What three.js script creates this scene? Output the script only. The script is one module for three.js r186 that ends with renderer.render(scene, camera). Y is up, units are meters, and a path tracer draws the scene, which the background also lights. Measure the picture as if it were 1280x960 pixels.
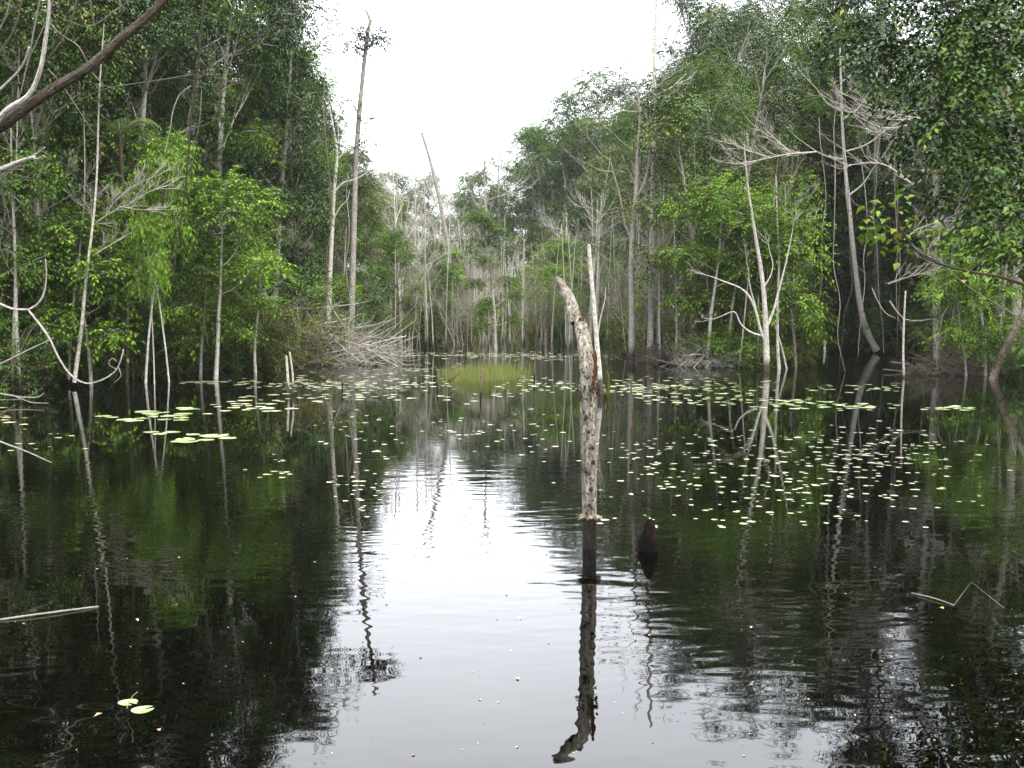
import * as THREE from 'three';
import { ImprovedNoise } from 'three/addons/math/ImprovedNoise.js';

// ---------------------------------------------------------------- camera, sky, sun, exposure
const scene = new THREE.Scene();
const FOC = 1347, PITCH = Math.atan(95 / FOC), EYE = 1.8;      // photograph: 1280 x 960, horizon at row 385
const camera = new THREE.PerspectiveCamera(2 * Math.atan(480 / FOC) * 180 / Math.PI, 4 / 3, 0.05, 900);
camera.position.set(0, EYE, 0);
camera.rotation.set(-PITCH, 0, 0);
scene.add(camera);

const renderer = new THREE.WebGLRenderer({ antialias: true });
renderer.toneMapping = THREE.LinearToneMapping;
renderer.toneMappingExposure = 4.9;
renderer.shadowMap.enabled = true;

const noise = new ImprovedNoise();
const fbm = (x, y, z, o = 4) => { let a = 0, s = 1, f = 1; for (let i = 0; i < o; i++) { a += s * noise.noise(x * f, y * f, z * f); s *= 0.5; f *= 2.03; } return a; };

{ // overcast sky: brighter towards the zenith, soft cloud mottling all round
  const w = 512, h = 256, data = new Float32Array(w * h * 4);
  for (let j = 0; j < h; j++) for (let i = 0; i < w; i++) {
    const el = ((j + 0.5) / h - 0.5) * Math.PI, az = (i / w) * Math.PI * 2;
    const s = Math.max(0, Math.sin(el)), c = Math.cos(el);
    const cl = fbm(c * Math.cos(az) * 2.2 + 7, Math.sin(el) * 4.5, c * Math.sin(az) * 2.2 + 3, 4);
    let L = 1.15 * (0.72 + 0.5 * s) * (1 + 0.10 * cl);
    if (el < 0) L *= 0.4;
    const k = (j * w + i) * 4;
    data[k] = L * (0.955 + 0.02 * cl); data[k + 1] = L * (0.985 + 0.01 * cl); data[k + 2] = L * 1.05; data[k + 3] = 1;
  }
  const sky = new THREE.DataTexture(data, w, h, THREE.RGBAFormat, THREE.FloatType);
  sky.mapping = THREE.EquirectangularReflectionMapping; sky.magFilter = THREE.LinearFilter; sky.needsUpdate = true;
  scene.background = sky; scene.environment = sky;
}
const sun = new THREE.DirectionalLight(new THREE.Color(1, 0.97, 0.88), 1.5);   // veiled sun, high up
sun.position.set(26, 60, -12); sun.target.position.set(0, 0, -36);
sun.castShadow = true; sun.shadow.radius = 24; sun.shadow.mapSize.set(2048, 2048);
Object.assign(sun.shadow.camera, { left: -60, right: 60, top: 70, bottom: -70, near: 1, far: 200 });
scene.add(sun, sun.target);
scene.fog = new THREE.FogExp2(new THREE.Color(0.93, 0.97, 1.0), 0.00018);

// ---------------------------------------------------------------- helpers
const V = (x, y, z) => new THREE.Vector3(x, y, z);
const rng = s => () => { s |= 0; s = s + 0x6D2B79F5 | 0; let t = Math.imul(s ^ s >>> 15, 1 | s); t = t + Math.imul(t ^ t >>> 7, 61 | t) ^ t; return ((t ^ t >>> 14) >>> 0) / 4294967296; };
const cp = Math.cos(PITCH), sp = Math.sin(PITCH);
function at(px, py, d) {                       // the place that stands d metres away behind that spot of the photograph
  const x = (px - 640) / FOC, y = (480 - py) / FOC;
  const dy = y * cp - sp, dz = -(cp + y * sp), s = d / -dz;
  return V(x * s, EYE + dy * s, -d);
}
function onWater(px, py) { const p = at(px, py, 1), t = EYE / (EYE - p.y); return V(p.x * t, 0, -t); }
const depthOf = py => -onWater(640, py).z;

const used = {};
function numbered(n) { const k = used[n] = (used[n] ?? -1) + 1; return k ? n + '_' + String(k).padStart(3, '0') : n; }
function tag(o, label, category, group, kind) {
  if (label) o.userData.label = label; if (category) o.userData.category = category;
  if (group) o.userData.group = group; if (kind) o.userData.kind = kind; return o;
}
function finish(m) { m.castShadow = m.receiveShadow = true; return m; }
function mesh(name, geo, mat, parent = scene) { const m = finish(new THREE.Mesh(geo, mat)); m.name = parent === scene ? numbered(name) : name; parent.add(m); return m; }
function thing(name, label, category, pos = V(0, 0, 0), group) { const g = new THREE.Group(); g.name = numbered(name); g.position.copy(pos); scene.add(g); return tag(g, label, category, group); }

class B {                                       // collects tubes and leaves of ONE part into one geometry
  constructor() { this.p = []; this.n = []; this.t = []; this.c = []; this.i = []; }
  get count() { return this.p.length / 3; }
  v(x, y, z, nx, ny, nz, u, w, c) { this.p.push(x, y, z); this.n.push(nx, ny, nz); this.t.push(u, w); this.c.push(c[0], c[1], c[2]); }
  tube(pts, rad, seg, col = [1, 1, 1], o = {}) {
    const n = pts.length, T = V(), N = V(), Bn = V(), q = V();
    let prev = null, len = 0;
    const rough = o.rough || 0, so = o.seed || 0;
    const cu = Math.max(1, Math.round(2 * Math.PI * (typeof rad === 'number' ? rad : rad[0]) / 0.35));
    const start = this.count;
    for (let k = 0; k < n; k++) {
      T.subVectors(pts[Math.min(n - 1, k + 1)], pts[Math.max(0, k - 1)]).normalize();
      if (!prev) { N.set(Math.abs(T.y) > 0.9 ? 1 : 0, Math.abs(T.y) > 0.9 ? 0 : 1, 0); N.addScaledVector(T, -N.dot(T)).normalize(); }
      else { N.copy(prev); N.addScaledVector(T, -N.dot(T)).normalize(); }
      prev = N.clone(); Bn.crossVectors(T, N);
      if (k) len += pts[k].distanceTo(pts[k - 1]);
      const r = typeof rad === 'number' ? rad : rad[k];
      for (let s = 0; s <= seg; s++) {
        const a = s / seg * Math.PI * 2, ca = Math.cos(a), sa = Math.sin(a);
        let rr = r;
        if (rough) rr *= 1 + rough * fbm(ca * 1.3 + so, len * 2.2 + so, sa * 1.3, 3);
        q.set(0, 0, 0).addScaledVector(N, ca).addScaledVector(Bn, sa);
        const x = pts[k].x + q.x * rr, y = pts[k].y + q.y * rr, z = pts[k].z + q.z * rr;
        this.v(x, y, z, q.x, q.y, q.z, s / seg * cu, len / 0.7 + so, o.shade ? o.shade(x, y, z, col) : col);
      }
    }
    const row = seg + 1;
    for (let k = 0; k < n - 1; k++) for (let s = 0; s < seg; s++) {
      const a = start + k * row + s, b = a + row;
      this.i.push(a, a + 1, b, a + 1, b + 1, b);
    }
    if (o.cap !== false && seg > 3) {            // closes the upper end
      const e = this.count, L = pts[n - 1]; T.normalize();
      this.v(L.x + T.x * 0.01, L.y + T.y * 0.01, L.z + T.z * 0.01, T.x, T.y, T.z, 0.5, 0.5, o.capCol || col);
      for (let s = 0; s <= seg; s++) { const b = (start + (n - 1) * row + s) * 3; this.v(this.p[b], this.p[b + 1], this.p[b + 2], T.x, T.y, T.z, 0.5, 0.5, o.capCol || col); }
      for (let s = 0; s < seg; s++) this.i.push(e, e + 1 + s, e + 2 + s);
    }
    return this;
  }
  leaf(x, y, z, d, nrm, L, W, c) {               // a folded leaf of two faces: d = unit direction, nrm = unit normal
    const sx = d.y * nrm.z - d.z * nrm.y, sy = d.z * nrm.x - d.x * nrm.z, sz = d.x * nrm.y - d.y * nrm.x;
    const b = this.count, h = L * 0.45, up = W * 0.35;
    this.v(x, y, z, nrm.x, nrm.y, nrm.z, 0.5, 0, c);
    this.v(x + d.x * h + sx * W + nrm.x * up, y + d.y * h + sy * W + nrm.y * up, z + d.z * h + sz * W + nrm.z * up, nrm.x - sx * .45, nrm.y - sy * .45, nrm.z - sz * .45, 0, .45, c);
    this.v(x + d.x * L - nrm.x * up * .6, y + d.y * L - nrm.y * up * .6 - L * .08, z + d.z * L - nrm.z * up * .6, nrm.x, nrm.y, nrm.z, .5, 1, c);
    this.v(x + d.x * h - sx * W + nrm.x * up, y + d.y * h - sy * W + nrm.y * up, z + d.z * h - sz * W + nrm.z * up, nrm.x + sx * .45, nrm.y + sy * .45, nrm.z + sz * .45, 1, .45, c);
    this.i.push(b, b + 1, b + 2, b, b + 2, b + 3);
  }
  geo() {
    const g = new THREE.BufferGeometry();
    g.setAttribute('position', new THREE.BufferAttribute(new Float32Array(this.p), 3));
    g.setAttribute('normal', new THREE.BufferAttribute(new Float32Array(this.n), 3));
    g.setAttribute('uv', new THREE.BufferAttribute(new Float32Array(this.t), 2));
    g.setAttribute('color', new THREE.BufferAttribute(new Float32Array(this.c), 3));
    g.setIndex(this.i);
    return g;
  }
}
const smooth = (pts, n) => new THREE.CatmullRomCurve3(pts, false, 'centripetal').getPoints(n);
const taper = (n, a, b, p = 1) => Array.from({ length: n }, (_, k) => a + (b - a) * Math.pow(k / (n - 1), p));
function wander(r, from, dir, len, n, bend, pull = 0) {     // an uneven path
  const pts = [from.clone()], d = dir.clone().normalize();
  for (let k = 0; k < n; k++) {
    d.x += (r() - .5) * bend; d.y += (r() - .5) * bend + pull; d.z += (r() - .5) * bend; d.normalize();
    pts.push(pts[k].clone().addScaledVector(d, len / n));
  }
  return pts;
}

// ---------------------------------------------------------------- materials
function tex(w, h, f, srgb = true) {
  const a = new Uint8Array(w * h * 4);
  for (let j = 0; j < h; j++) for (let i = 0; i < w; i++) { const c = f(i / w, j / h), k = (j * w + i) * 4; a[k] = Math.min(255, Math.max(0, c[0] * 255)); a[k + 1] = Math.min(255, Math.max(0, c[1] * 255)); a[k + 2] = Math.min(255, Math.max(0, c[2] * 255)); a[k + 3] = 255; }
  const t = new THREE.DataTexture(a, w, h); t.wrapS = t.wrapT = THREE.RepeatWrapping; t.magFilter = THREE.LinearFilter; t.minFilter = THREE.LinearMipmapLinearFilter; t.generateMipmaps = true;
  if (srgb) t.colorSpace = THREE.SRGBColorSpace; t.needsUpdate = true; return t;
}
const ring = (u, v, s, o, k) => { const a = u * Math.PI * 2, b = v * Math.PI * 2; return fbm(Math.cos(a) * s + o, Math.sin(a) * s + Math.cos(b) * k, Math.sin(b) * k + o, 4); };
const barkMap = tex(256, 256, (u, v) => {
  const blot = ring(u, v, 1.1, 3, 1.4), streak = ring(u, v, 5, 11, 0.9), fine = ring(u, v, 9, 23, 9), spot = ring(u, v, 3.2, 41, 4.2);
  let g = 0.80 + 0.16 * blot + 0.16 * streak + 0.16 * fine;
  if (spot > 0.42) g *= 0.45; if (blot > 0.3) g *= 1.12;
  return [g, g * (0.98 + 0.03 * blot), g * (0.95 + 0.06 * blot)];
});
const barkBump = tex(256, 256, (u, v) => { const g = 0.5 + 0.3 * ring(u, v, 5, 11, 1.2) + 0.3 * ring(u, v, 9, 23, 9); return [g, g, g]; }, false);
const bark = (r, g, b, rough = 0.9) => new THREE.MeshPhysicalMaterial({ specularIntensity: rough < .5 ? .35 : .15, color: new THREE.Color().setRGB(r, g, b), map: barkMap, bumpMap: barkBump, bumpScale: 0.012, roughness: rough, vertexColors: true });
const M = {
  pale: bark(.56, .54, .49), grey: bark(.34, .32, .29), brown: bark(.19, .155, .125), dark: bark(.085, .07, .055), dead: bark(.50, .47, .43), wet: bark(.5, .48, .44, .35),
  leafSoft: new THREE.MeshPhysicalMaterial({ vertexColors: true, roughness: .82, transmission: .33, thickness: 0, specularIntensity: .12, side: THREE.DoubleSide }),
  leafGloss: new THREE.MeshPhysicalMaterial({ vertexColors: true, roughness: .45, specularIntensity: .35, side: THREE.DoubleSide }),
  dry: new THREE.MeshPhysicalMaterial({ vertexColors: true, roughness: .95, specularIntensity: .1, side: THREE.DoubleSide }),
  pad: new THREE.MeshStandardMaterial({ vertexColors: true, roughness: .38, side: THREE.DoubleSide }),
};

// ---------------------------------------------------------------- terrain and water
const SHORE = [[-2.6, -6], [-3.0, 0], [-3.5, 4], [-6, 8], [-9.2, 15], [-11.2, 22], [-10.6, 27], [-9.2, 30.5], [-7.6, 34], [-6.2, 37], [-6.0, 44], [-7.5, 60], [-10, 84], [-7, 97], [0, 101], [6, 95], [7, 80], [6.2, 60], [5.2, 46], [4.5, 37.5], [5.6, 33.5], [7.6, 31.6], [9.4, 35], [11, 45], [15, 47], [16, 40], [13.4, 32], [13.2, 27], [10.5, 19], [6.6, 10], [4.2, 5], [3.2, 0], [3, -6]];
function shoreDist(x, d) {                       // metres outside the lake (negative over water)
  let best = 1e9, inside = false;
  for (let i = 0, j = SHORE.length - 1; i < SHORE.length; j = i++) {
    const [ax, ay] = SHORE[j], [bx, by] = SHORE[i], ex = bx - ax, ey = by - ay;
    const t = Math.min(1, Math.max(0, ((x - ax) * ex + (d - ay) * ey) / (ex * ex + ey * ey)));
    best = Math.min(best, Math.hypot(x - ax - t * ex, d - ay - t * ey));
    if ((ay > d) !== (by > d) && x < (bx - ax) * (d - ay) / (by - ay) + ax) inside = !inside;
  }
  return inside ? -best : best;
}
function terr(x, z) {
  const s = shoreDist(x, -z), n = fbm(x * .25 + 5, 1, z * .25, 3);
  if (s < 0) return Math.max(-1.6, s * 0.45) - 0.05;
  const right = THREE.MathUtils.smoothstep(x, -2, 8), near = THREE.MathUtils.smoothstep(-z, 8, 30);
  const slope = (0.16 + 0.26 * right) * near + 0.12 * (1 - near);
  return 0.02 + 0.12 * Math.min(1, s) + slope * Math.max(0, s - .8) * (s > 28 ? 28 / s : 1) + n * .18 * Math.min(1, s);
}
{
  const nx = 150, nz = 190, pos = [], uv = [], idx = [], x0 = -75, x1 = 75, z0 = 15, z1 = -175;
  for (let j = 0; j <= nz; j++) for (let i = 0; i <= nx; i++) {
    const x = x0 + (x1 - x0) * i / nx, z = z0 + (z1 - z0) * j / nz;
    pos.push(x, terr(x, z), z); uv.push(x / 3, z / 3);
  }
  for (let j = 0; j < nz; j++) for (let i = 0; i < nx; i++) { const a = j * (nx + 1) + i, b = a + nx + 1; idx.push(a, a + 1, b, a + 1, b + 1, b); }
  const g = new THREE.BufferGeometry(); g.setAttribute('position', new THREE.Float32BufferAttribute(pos, 3)); g.setAttribute('uv', new THREE.Float32BufferAttribute(uv, 2)); g.setIndex(idx); g.computeVertexNormals();
  const soil = tex(256, 256, (u, v) => { const a = ring(u, v, 4, 3, 4), b = ring(u, v, 12, 9, 12), k = .9 + .5 * a + .6 * b; return [.31 * k, .25 * k, .18 * k]; });
  const gm = new THREE.MeshPhysicalMaterial({ map: soil, roughness: 1, specularIntensity: .1 });
  tag(mesh('ground', g, gm), 'dark leaf littered forest soil rising from the water on all sides', 'ground', null, 'structure');
}
{ // ripples: a sum of small waves that run towards the camera, livelier in the open water near it
  const S = 2048, SIZE = 26, R = rng(5), waves = [];
  for (let k = 0; k < 46; k++) {
    const lam = 0.085 * Math.pow(5.5, R()), ang = (R() - .5) * .8 + (R() < .08 ? 1 : 0), K = SIZE / lam;
    waves.push([Math.round(K * Math.sin(ang)), Math.round(K * Math.cos(ang)), R() * 6.283, lam]);
  }
  const h = new Float32Array(S * S), sinT = new Float32Array(8192); for (let i = 0; i < 8192; i++) sinT[i] = Math.sin(i / 8192 * 2 * Math.PI);
  const amp = waves.map(w => 0.00005 * Math.pow(w[3] / .3, 0.8));
  for (let j = 0; j < S; j++) for (let i = 0; i < S; i++) {
    let a = 0; for (let k = 0; k < waves.length; k++) { const w = waves[k]; a += amp[k] * sinT[((w[0] * i + w[1] * j) * 4 + w[2] * 1303 | 0) & 8191]; }
    h[j * S + i] = a;
  }
  const patch = (u, v) => { // wind patches
    const n = ring(u, v, 1.2, 17, 1.6), d = v * SIZE;
    const near = 1 - THREE.MathUtils.smoothstep(d, 8, 15);
    return (0.30 + 0.75 * near) * Math.max(.25, 1 + 1.1 * n);
  };
  const N = 128, pm = new Float32Array((N + 1) * (N + 1)); for (let j = 0; j <= N; j++) for (let i = 0; i <= N; i++) pm[j * (N + 1) + i] = patch(i / N, j / N);
  const data = new Float32Array(S * S * 4), px = SIZE / S;
  for (let j = 0; j < S; j++) for (let i = 0; i < S; i++) {
    const u = i / S * N, v = j / S * N, iu = u | 0, iv = v | 0, fu = u - iu, fv = v - iv;
    const m = (pm[iv * (N + 1) + iu] * (1 - fu) + pm[iv * (N + 1) + iu + 1] * fu) * (1 - fv) + (pm[(iv + 1) * (N + 1) + iu] * (1 - fu) + pm[(iv + 1) * (N + 1) + iu + 1] * fu) * fv;
    const gx = (h[j * S + (i + 1) % S] - h[j * S + (i + S - 1) % S]) / (2 * px) * m, gy = (h[((j + 1) % S) * S + i] - h[((j + S - 1) % S) * S + i]) / (2 * px) * m;
    const l = 1 / Math.hypot(gx, gy, 1), k = (j * S + i) * 4;
    data[k] = .5 - .5 * gx * l; data[k + 1] = .5 - .5 * gy * l; data[k + 2] = .5 + .5 * l; data[k + 3] = 1;
  }
  const nm = new THREE.DataTexture(data, S, S, THREE.RGBAFormat, THREE.FloatType); nm.wrapS = nm.wrapT = THREE.RepeatWrapping; nm.magFilter = THREE.LinearFilter; nm.needsUpdate = true;
  const g = new THREE.PlaneGeometry(52, 122); g.rotateX(-Math.PI / 2); g.translate(0, 0, -51);
  const p = g.attributes.position, uv = g.attributes.uv;
  for (let k = 0; k < p.count; k++) uv.setXY(k, (p.getX(k) + 13) / SIZE, -p.getZ(k) / SIZE);
  const water = new THREE.MeshPhysicalMaterial({ color: new THREE.Color().setRGB(.0005, .00045, .0003), roughness: 0.012, ior: 1.33, normalMap: nm, normalScale: new THREE.Vector2(1, 1) });
  tag(mesh('water', g, water), 'still black swamp water mirroring the forest and the white sky', 'water', null, 'structure');
}

// ---------------------------------------------------------------- plant kinds
const PAL = {
  dark: [[0.0106, 0.0272, 0.0036], [0.0153, 0.0355, 0.0041], [0.0236, 0.0461, 0.0054]],
  mid: [[0.0333, 0.0714, 0.0064], [0.0492, 0.0936, 0.0079], [0.0666, 0.1126, 0.0103]],
  lite: [[0.0821, 0.1469, 0.0121], [0.1037, 0.1771, 0.0156], [0.0734, 0.1296, 0.0121]],
  lime: [[0.0960, 0.1760, 0.0144], [0.1120, 0.1920, 0.0176], [0.0800, 0.1520, 0.0128]],
  olive: [[0.0851, 0.0941, 0.0125], [0.1075, 0.1120, 0.0161], [0.0672, 0.0824, 0.0125]],
  dull: [[0.0432, 0.0562, 0.0130], [0.0590, 0.0648, 0.0187], [0.0374, 0.0490, 0.0130]],
  tan: [[0.1040, 0.0800, 0.0360], [0.0800, 0.0640, 0.0288], [0.0720, 0.0704, 0.0240]],
};
const mixc = (a, b, t) => [a[0] + (b[0] - a[0]) * t, a[1] + (b[1] - a[1]) * t, a[2] + (b[2] - a[2]) * t];
function clump(b, r, c, rad, n, L, pal, o = {}) {          // leafy sprays round a point: each a short drooping row of alternate leaves
  const base = pal[r() * pal.length | 0], tint = .68 + .62 * r(), a0 = V(), d = V(), nn = V(), flat = o.flat ?? .6, per = o.per ?? 8;
  for (let k = 0; k < n; k += per) {
    const a = r() * 6.283, cz = r() * 2 - 1, s = Math.sqrt(1 - cz * cz), q = rad * .8 * Math.pow(r(), .5);
    let x = c.x + s * Math.cos(a) * q, y = c.y + cz * q * flat, z = c.z + s * Math.sin(a) * q;
    a0.set(s * Math.cos(a) + (r() - .5) * .9, cz * .5 + (r() - .35) * .7, s * Math.sin(a) + (r() - .5) * .9).normalize();
    const st = L * (.42 + .2 * r()), tt = tint * (.8 + .4 * r()), lz = Math.hypot(a0.x, a0.z) + 1e-4, sx = -a0.z / lz, sz = a0.x / lz;
    for (let j = 0; j < per; j++) {
      const e = j & 1 ? 1 : -1;
      d.set(a0.x + sx * e * 1.1 + (r() - .5) * .5, a0.y - (o.droop ?? .3) + (r() - .5) * .5, a0.z + sz * e * 1.1 + (r() - .5) * .5).normalize();
      nn.set((r() - .5) * .9, .9, (r() - .5) * .9); nn.addScaledVector(d, -nn.dot(d)).normalize();
      const t = tt * (.82 + .36 * r()), cc = r() < .012 && o.sere !== 0 ? [.17, .12, .03] : base, l = L * (.7 + .5 * r());
      b.leaf(x, y, z, d, nn, l, l * (o.wide ?? .24), [cc[0] * t, cc[1] * t, cc[2] * t]);
      x += a0.x * st; y += a0.y * st; z += a0.z * st; a0.y -= .09; 
    }
  }
}
// A live tree: returns the geometry of trunk with its limbs, and of the crown.
function treeShape(seed, o) {
  const r = rng(seed), tb = new B(), cb = new B(), H = o.H, r0 = o.r0, pal = o.pal;
  const lean = V((r() - .5) * (o.lean ?? .12), 1, (r() - .5) * (o.lean ?? .12));
  const path = smooth(wander(r, V(0, -.4, 0), lean, H * .96, 7, o.bend ?? .16, .03), 16);
  const prof = path.map((_, k) => r0 * Math.pow(1 - k / 17.5, .75) * (k === 0 ? 1.45 : k === 1 ? 1.15 : 1));
  tb.tube(path, prof, 7, [1, 1, 1], { rough: .16, seed: seed % 97 });
  const nl = o.limbs ?? 10, pt = t => { const f = t * 16, k = Math.min(15, f | 0); return path[k].clone().lerp(path[k + 1], f - k); };
  const shape = o.shape ?? (u => Math.sqrt(Math.max(.05, 1 - Math.pow(2 * u - .85, 2) * .75)));
  let az = r() * 6.28;
  for (let i = 0; i < nl; i++) {
    const u = (i + r() * .8) / nl, t = Math.min(.995, o.cb + (1 - o.cb) * u), st = pt(t);
    az += 2.4 + (r() - .5) * .9;
    const len = o.cr * shape(u) * (.7 + .5 * r()), el = (o.el ?? .35) + u * .7 + (r() - .5) * .4;
    const dir = V(Math.cos(az) * Math.cos(el), Math.sin(el), Math.sin(az) * Math.cos(el));
    const lp = wander(r, st, dir, len, 5, .38, o.pull ?? .02), lr = r0 * .34 * (1 - t * .55);
    tb.tube(lp, taper(6, lr, lr * .3), 5, [1, 1, 1], { cap: false, seed: i });
    const nb = o.subs ?? 4;
    for (let s = 0; s < nb; s++) {
      const f = .35 + .65 * (s + .6 * r()) / nb, k = Math.min(4, f * 5 | 0), bs = lp[k].clone().lerp(lp[k + 1], f * 5 - k);
      const bd = V((r() - .5) * 1.6, r() * .8 - .15, (r() - .5) * 1.6).add(dir).normalize(), bl = len * (.22 + .25 * r());
      const bp = s === nb - 1 ? [bs, lp[5]] : wander(r, bs, bd, bl, 2, .4);
      if (s < nb - 1) tb.tube(bp, taper(3, lr * .45, lr * .15), 4, [1, 1, 1], { cap: false });
      const end = bp[bp.length - 1], cr = o.clr * (.7 + .6 * r());
      if (r() < (o.bare ?? 0)) { for (let w = 0; w < 5; w++) { const tp = wander(r, end, V(r() - .5, r() * .7, r() - .5).add(bd), bl * .8, 2, .5); tb.tube(tp, [.008, .006, .003], 3, [1, 1, 1], { cap: false }); } continue; }
      clump(cb, r, end, cr, o.n * (.7 + .6 * r()) | 0, o.leaf, pal, o);
      if (o.n > 60) for (let w = 0; w < 3; w++) { const tp = V(end.x + (r() - .5) * cr * 1.6, end.y + (r() - .5) * cr * .8, end.z + (r() - .5) * cr * 1.6); tb.tube([end, tp], [.009, .004], 3, [.9, .9, .9], { cap: false }); }
    }
    if (o.epi && r() < o.epi) clump(cb, r, st, o.clr * .7, o.n * .4 | 0, o.leaf, pal, o);
  }
  return { trunk: tb.geo(), crown: cb.geo() };
}
// A bare dead tree or pole: trunk geometry and branches geometry
function deadShape(seed, o) {
  const r = rng(seed), tb = new B(), bb = new B(), H = o.H, wl = o.wet ?? .32;
  const path = smooth(wander(r, V(0, -.9, 0), V((r() - .5) * (o.lean ?? .12), 1, (r() - .5) * (o.lean ?? .12)), H + .9, 6, o.bend ?? .08, .015), 14);
  const stain = (x, y, z, c) => y < wl + .12 * noise.noise(x * 9 + seed, 2, z * 9) ? [c[0] * .16, c[1] * .15, c[2] * .13] : c;
  tb.tube(path, taper(15, o.r0, o.r0 * (o.tip ?? .35)), 6, [1, 1, 1], { rough: .14, seed: seed % 53, shade: stain });
  const grow = (from, dir, len, rad, dep) => {
    const p = wander(r, from, dir, len, 4, .45, .05);
    bb.tube(p, taper(5, rad, Math.max(.004, rad * .35)), rad > .02 ? 5 : 3, [1, 1, 1], { cap: false });
    if (dep > 0) { const n = 2 + (r() * 3 | 0); for (let k = 0; k < n; k++) { const f = 1 + r() * 2.99, i = f | 0; grow(p[i].clone().lerp(p[i + 1], f - i), p[4].clone().sub(p[0]).normalize().add(V(r() - .5, r() * .6 - .1, r() - .5).multiplyScalar(1.3)), len * (.4 + .3 * r()), Math.max(.004, rad * .5), dep - 1); } }
  };
  for (let k = 0; k < (o.br ?? 0); k++) {
    const f = (o.from ?? .4) + (1 - (o.from ?? .4)) * (k + r()) / o.br, q = Math.min(13, f * 14 | 0), a = r() * 6.28, el = .5 + r() * .6;
    grow(path[q], V(Math.cos(a) * Math.cos(el), Math.sin(el), Math.sin(a) * Math.cos(el)), (o.bl ?? 1) * (.6 + .7 * r()), o.r0 * .38 * (1 - f * .4), o.dep ?? 2);
  }
  return { trunk: tb.geo(), branches: o.br ? bb.geo() : null };
}
// A leafless or thin-leaved thicket of many stems
function twigShape(seed, o) {
  const r = rng(seed), b = new B(), cb = new B();
  const grow = (from, dir, len, rad, dep) => {
    const p = wander(r, from, dir, len, 3, .42, .06), tone = .75 + .45 * r();
    b.tube(p, taper(4, rad, rad * .45), rad > .012 ? 4 : 3, [tone, tone * .97, tone * .94], { cap: false });
    if (o.leaf && dep < 2 && r() < .7) clump(cb, r, p[3], .16 + .18 * r(), o.n, o.leaf, o.pal, { ...o, flat: .9 });
    if (dep > 0) { const n = 2 + (r() * 2.4 | 0); for (let k = 0; k < n; k++) { const f = .9 + r() * 2.09, i = f | 0; grow(p[i].clone().lerp(p[i + 1], f - i), p[3].clone().sub(p[0]).normalize().add(V(r() - .5, r() * .7 - .25, r() - .5).multiplyScalar(1.1)), len * (.5 + .25 * r()), rad * .58, dep - 1); } }
  };
  for (let k = 0; k < o.stems; k++) { const a = r() * 6.28, q = o.spread * Math.sqrt(r()) * .5; grow(V(Math.cos(a) * q, -.3, Math.sin(a) * q), V(Math.cos(a) * (o.open ?? .35) * r(), 1, Math.sin(a) * (o.open ?? .35) * r()), o.H * (.45 + .25 * r()), o.r0 * (.6 + .6 * r()), o.dep ?? 3); }
  return { stems: b.geo(), foliage: o.leaf ? cb.geo() : null };
}
// A leafy shrub down to the ground
function shrubShape(seed, o) {
  const r = rng(seed), b = new B(), cb = new B();
  for (let k = 0; k < o.stems; k++) {
    const a = r() * 6.28, el = .75 + r() * .75, len = o.H * (.55 + .55 * r());
    const p = wander(r, V(Math.cos(a) * .2, -.2, Math.sin(a) * .2), V(Math.cos(a) * Math.cos(el), Math.sin(el), Math.sin(a) * Math.cos(el)), len, 5, .3, o.pull ?? -.03);
    b.tube(p, taper(6, .028, .008), 4, [1, 1, 1], { cap: false });
    for (let s = 1; s < 6; s++) for (let q = 0; q < 2; q++) { if (r() < .22) continue; clump(cb, r, p[s].clone().add(V((r() - .5) * .6, (r() - .5) * .4, (r() - .5) * .6).multiplyScalar(o.sp ?? 1)), o.clr * (.6 + .7 * r()), o.n * (.6 + .8 * r()) | 0, o.leaf, o.pal, o); }
  }
  return { stems: b.geo(), foliage: cb.geo() };
}
const KIND = {};
const tall = u => .55 + .45 * Math.sin(Math.PI * Math.min(1, u * .9 + .12));
const umb = u => .35 + .75 * u;
// name: [part meshes]; each kind is built once and shared by all its copies
function kind(key, parts, H) { KIND[key] = { parts, H }; }
function treeKind(key, seed, o, tm, lm) { const s = treeShape(seed, o); kind(key, [['trunk', s.trunk, tm], ['crown', s.crown, lm]], o.H); }
const dk = { cb: .12, limbs: 17, subs: 5, clr: .62, n: 330, leaf: .095, wide: .24, shape: tall };
treeKind('dark1', 11, { ...dk, H: 11, r0: .15, cr: 2.5, pal: PAL.dark }, M.grey, M.leafGloss);
treeKind('dark2', 12, { ...dk, H: 12, r0: .17, cr: 2.8, cb: .2, pal: [...PAL.dark, PAL.mid[0]] }, M.grey, M.leafGloss);
treeKind('dark3', 13, { ...dk, H: 10, r0: .13, cr: 2.2, cb: .08, leaf: .10, n: 300, pal: [PAL.dark[1], PAL.dark[2], PAL.mid[0]] }, M.pale, M.leafGloss);
treeKind('mid1', 21, { ...dk, H: 10, r0: .13, cr: 2.3, cb: .15, n: 310, pal: PAL.mid }, M.pale, M.leafSoft);
treeKind('mid2', 22, { ...dk, H: 11, r0: .14, cr: 2.6, cb: .22, clr: .68, n: 320, bare: .12, pal: [...PAL.mid, PAL.lite[2]] }, M.grey, M.leafSoft);
treeKind('mid3', 23, { ...dk, H: 9, r0: .11, cr: 2.0, cb: .1, n: 280, leaf: .105, pal: [PAL.mid[0], PAL.mid[1], PAL.olive[2]] }, M.grey, M.leafGloss);
treeKind('sun1', 24, { ...dk, H: 10.5, r0: .13, cr: 2.4, cb: .18, n: 310, pal: [PAL.lite[0], PAL.olive[0], PAL.lite[2], PAL.mid[2]] }, M.pale, M.leafSoft);
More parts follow.
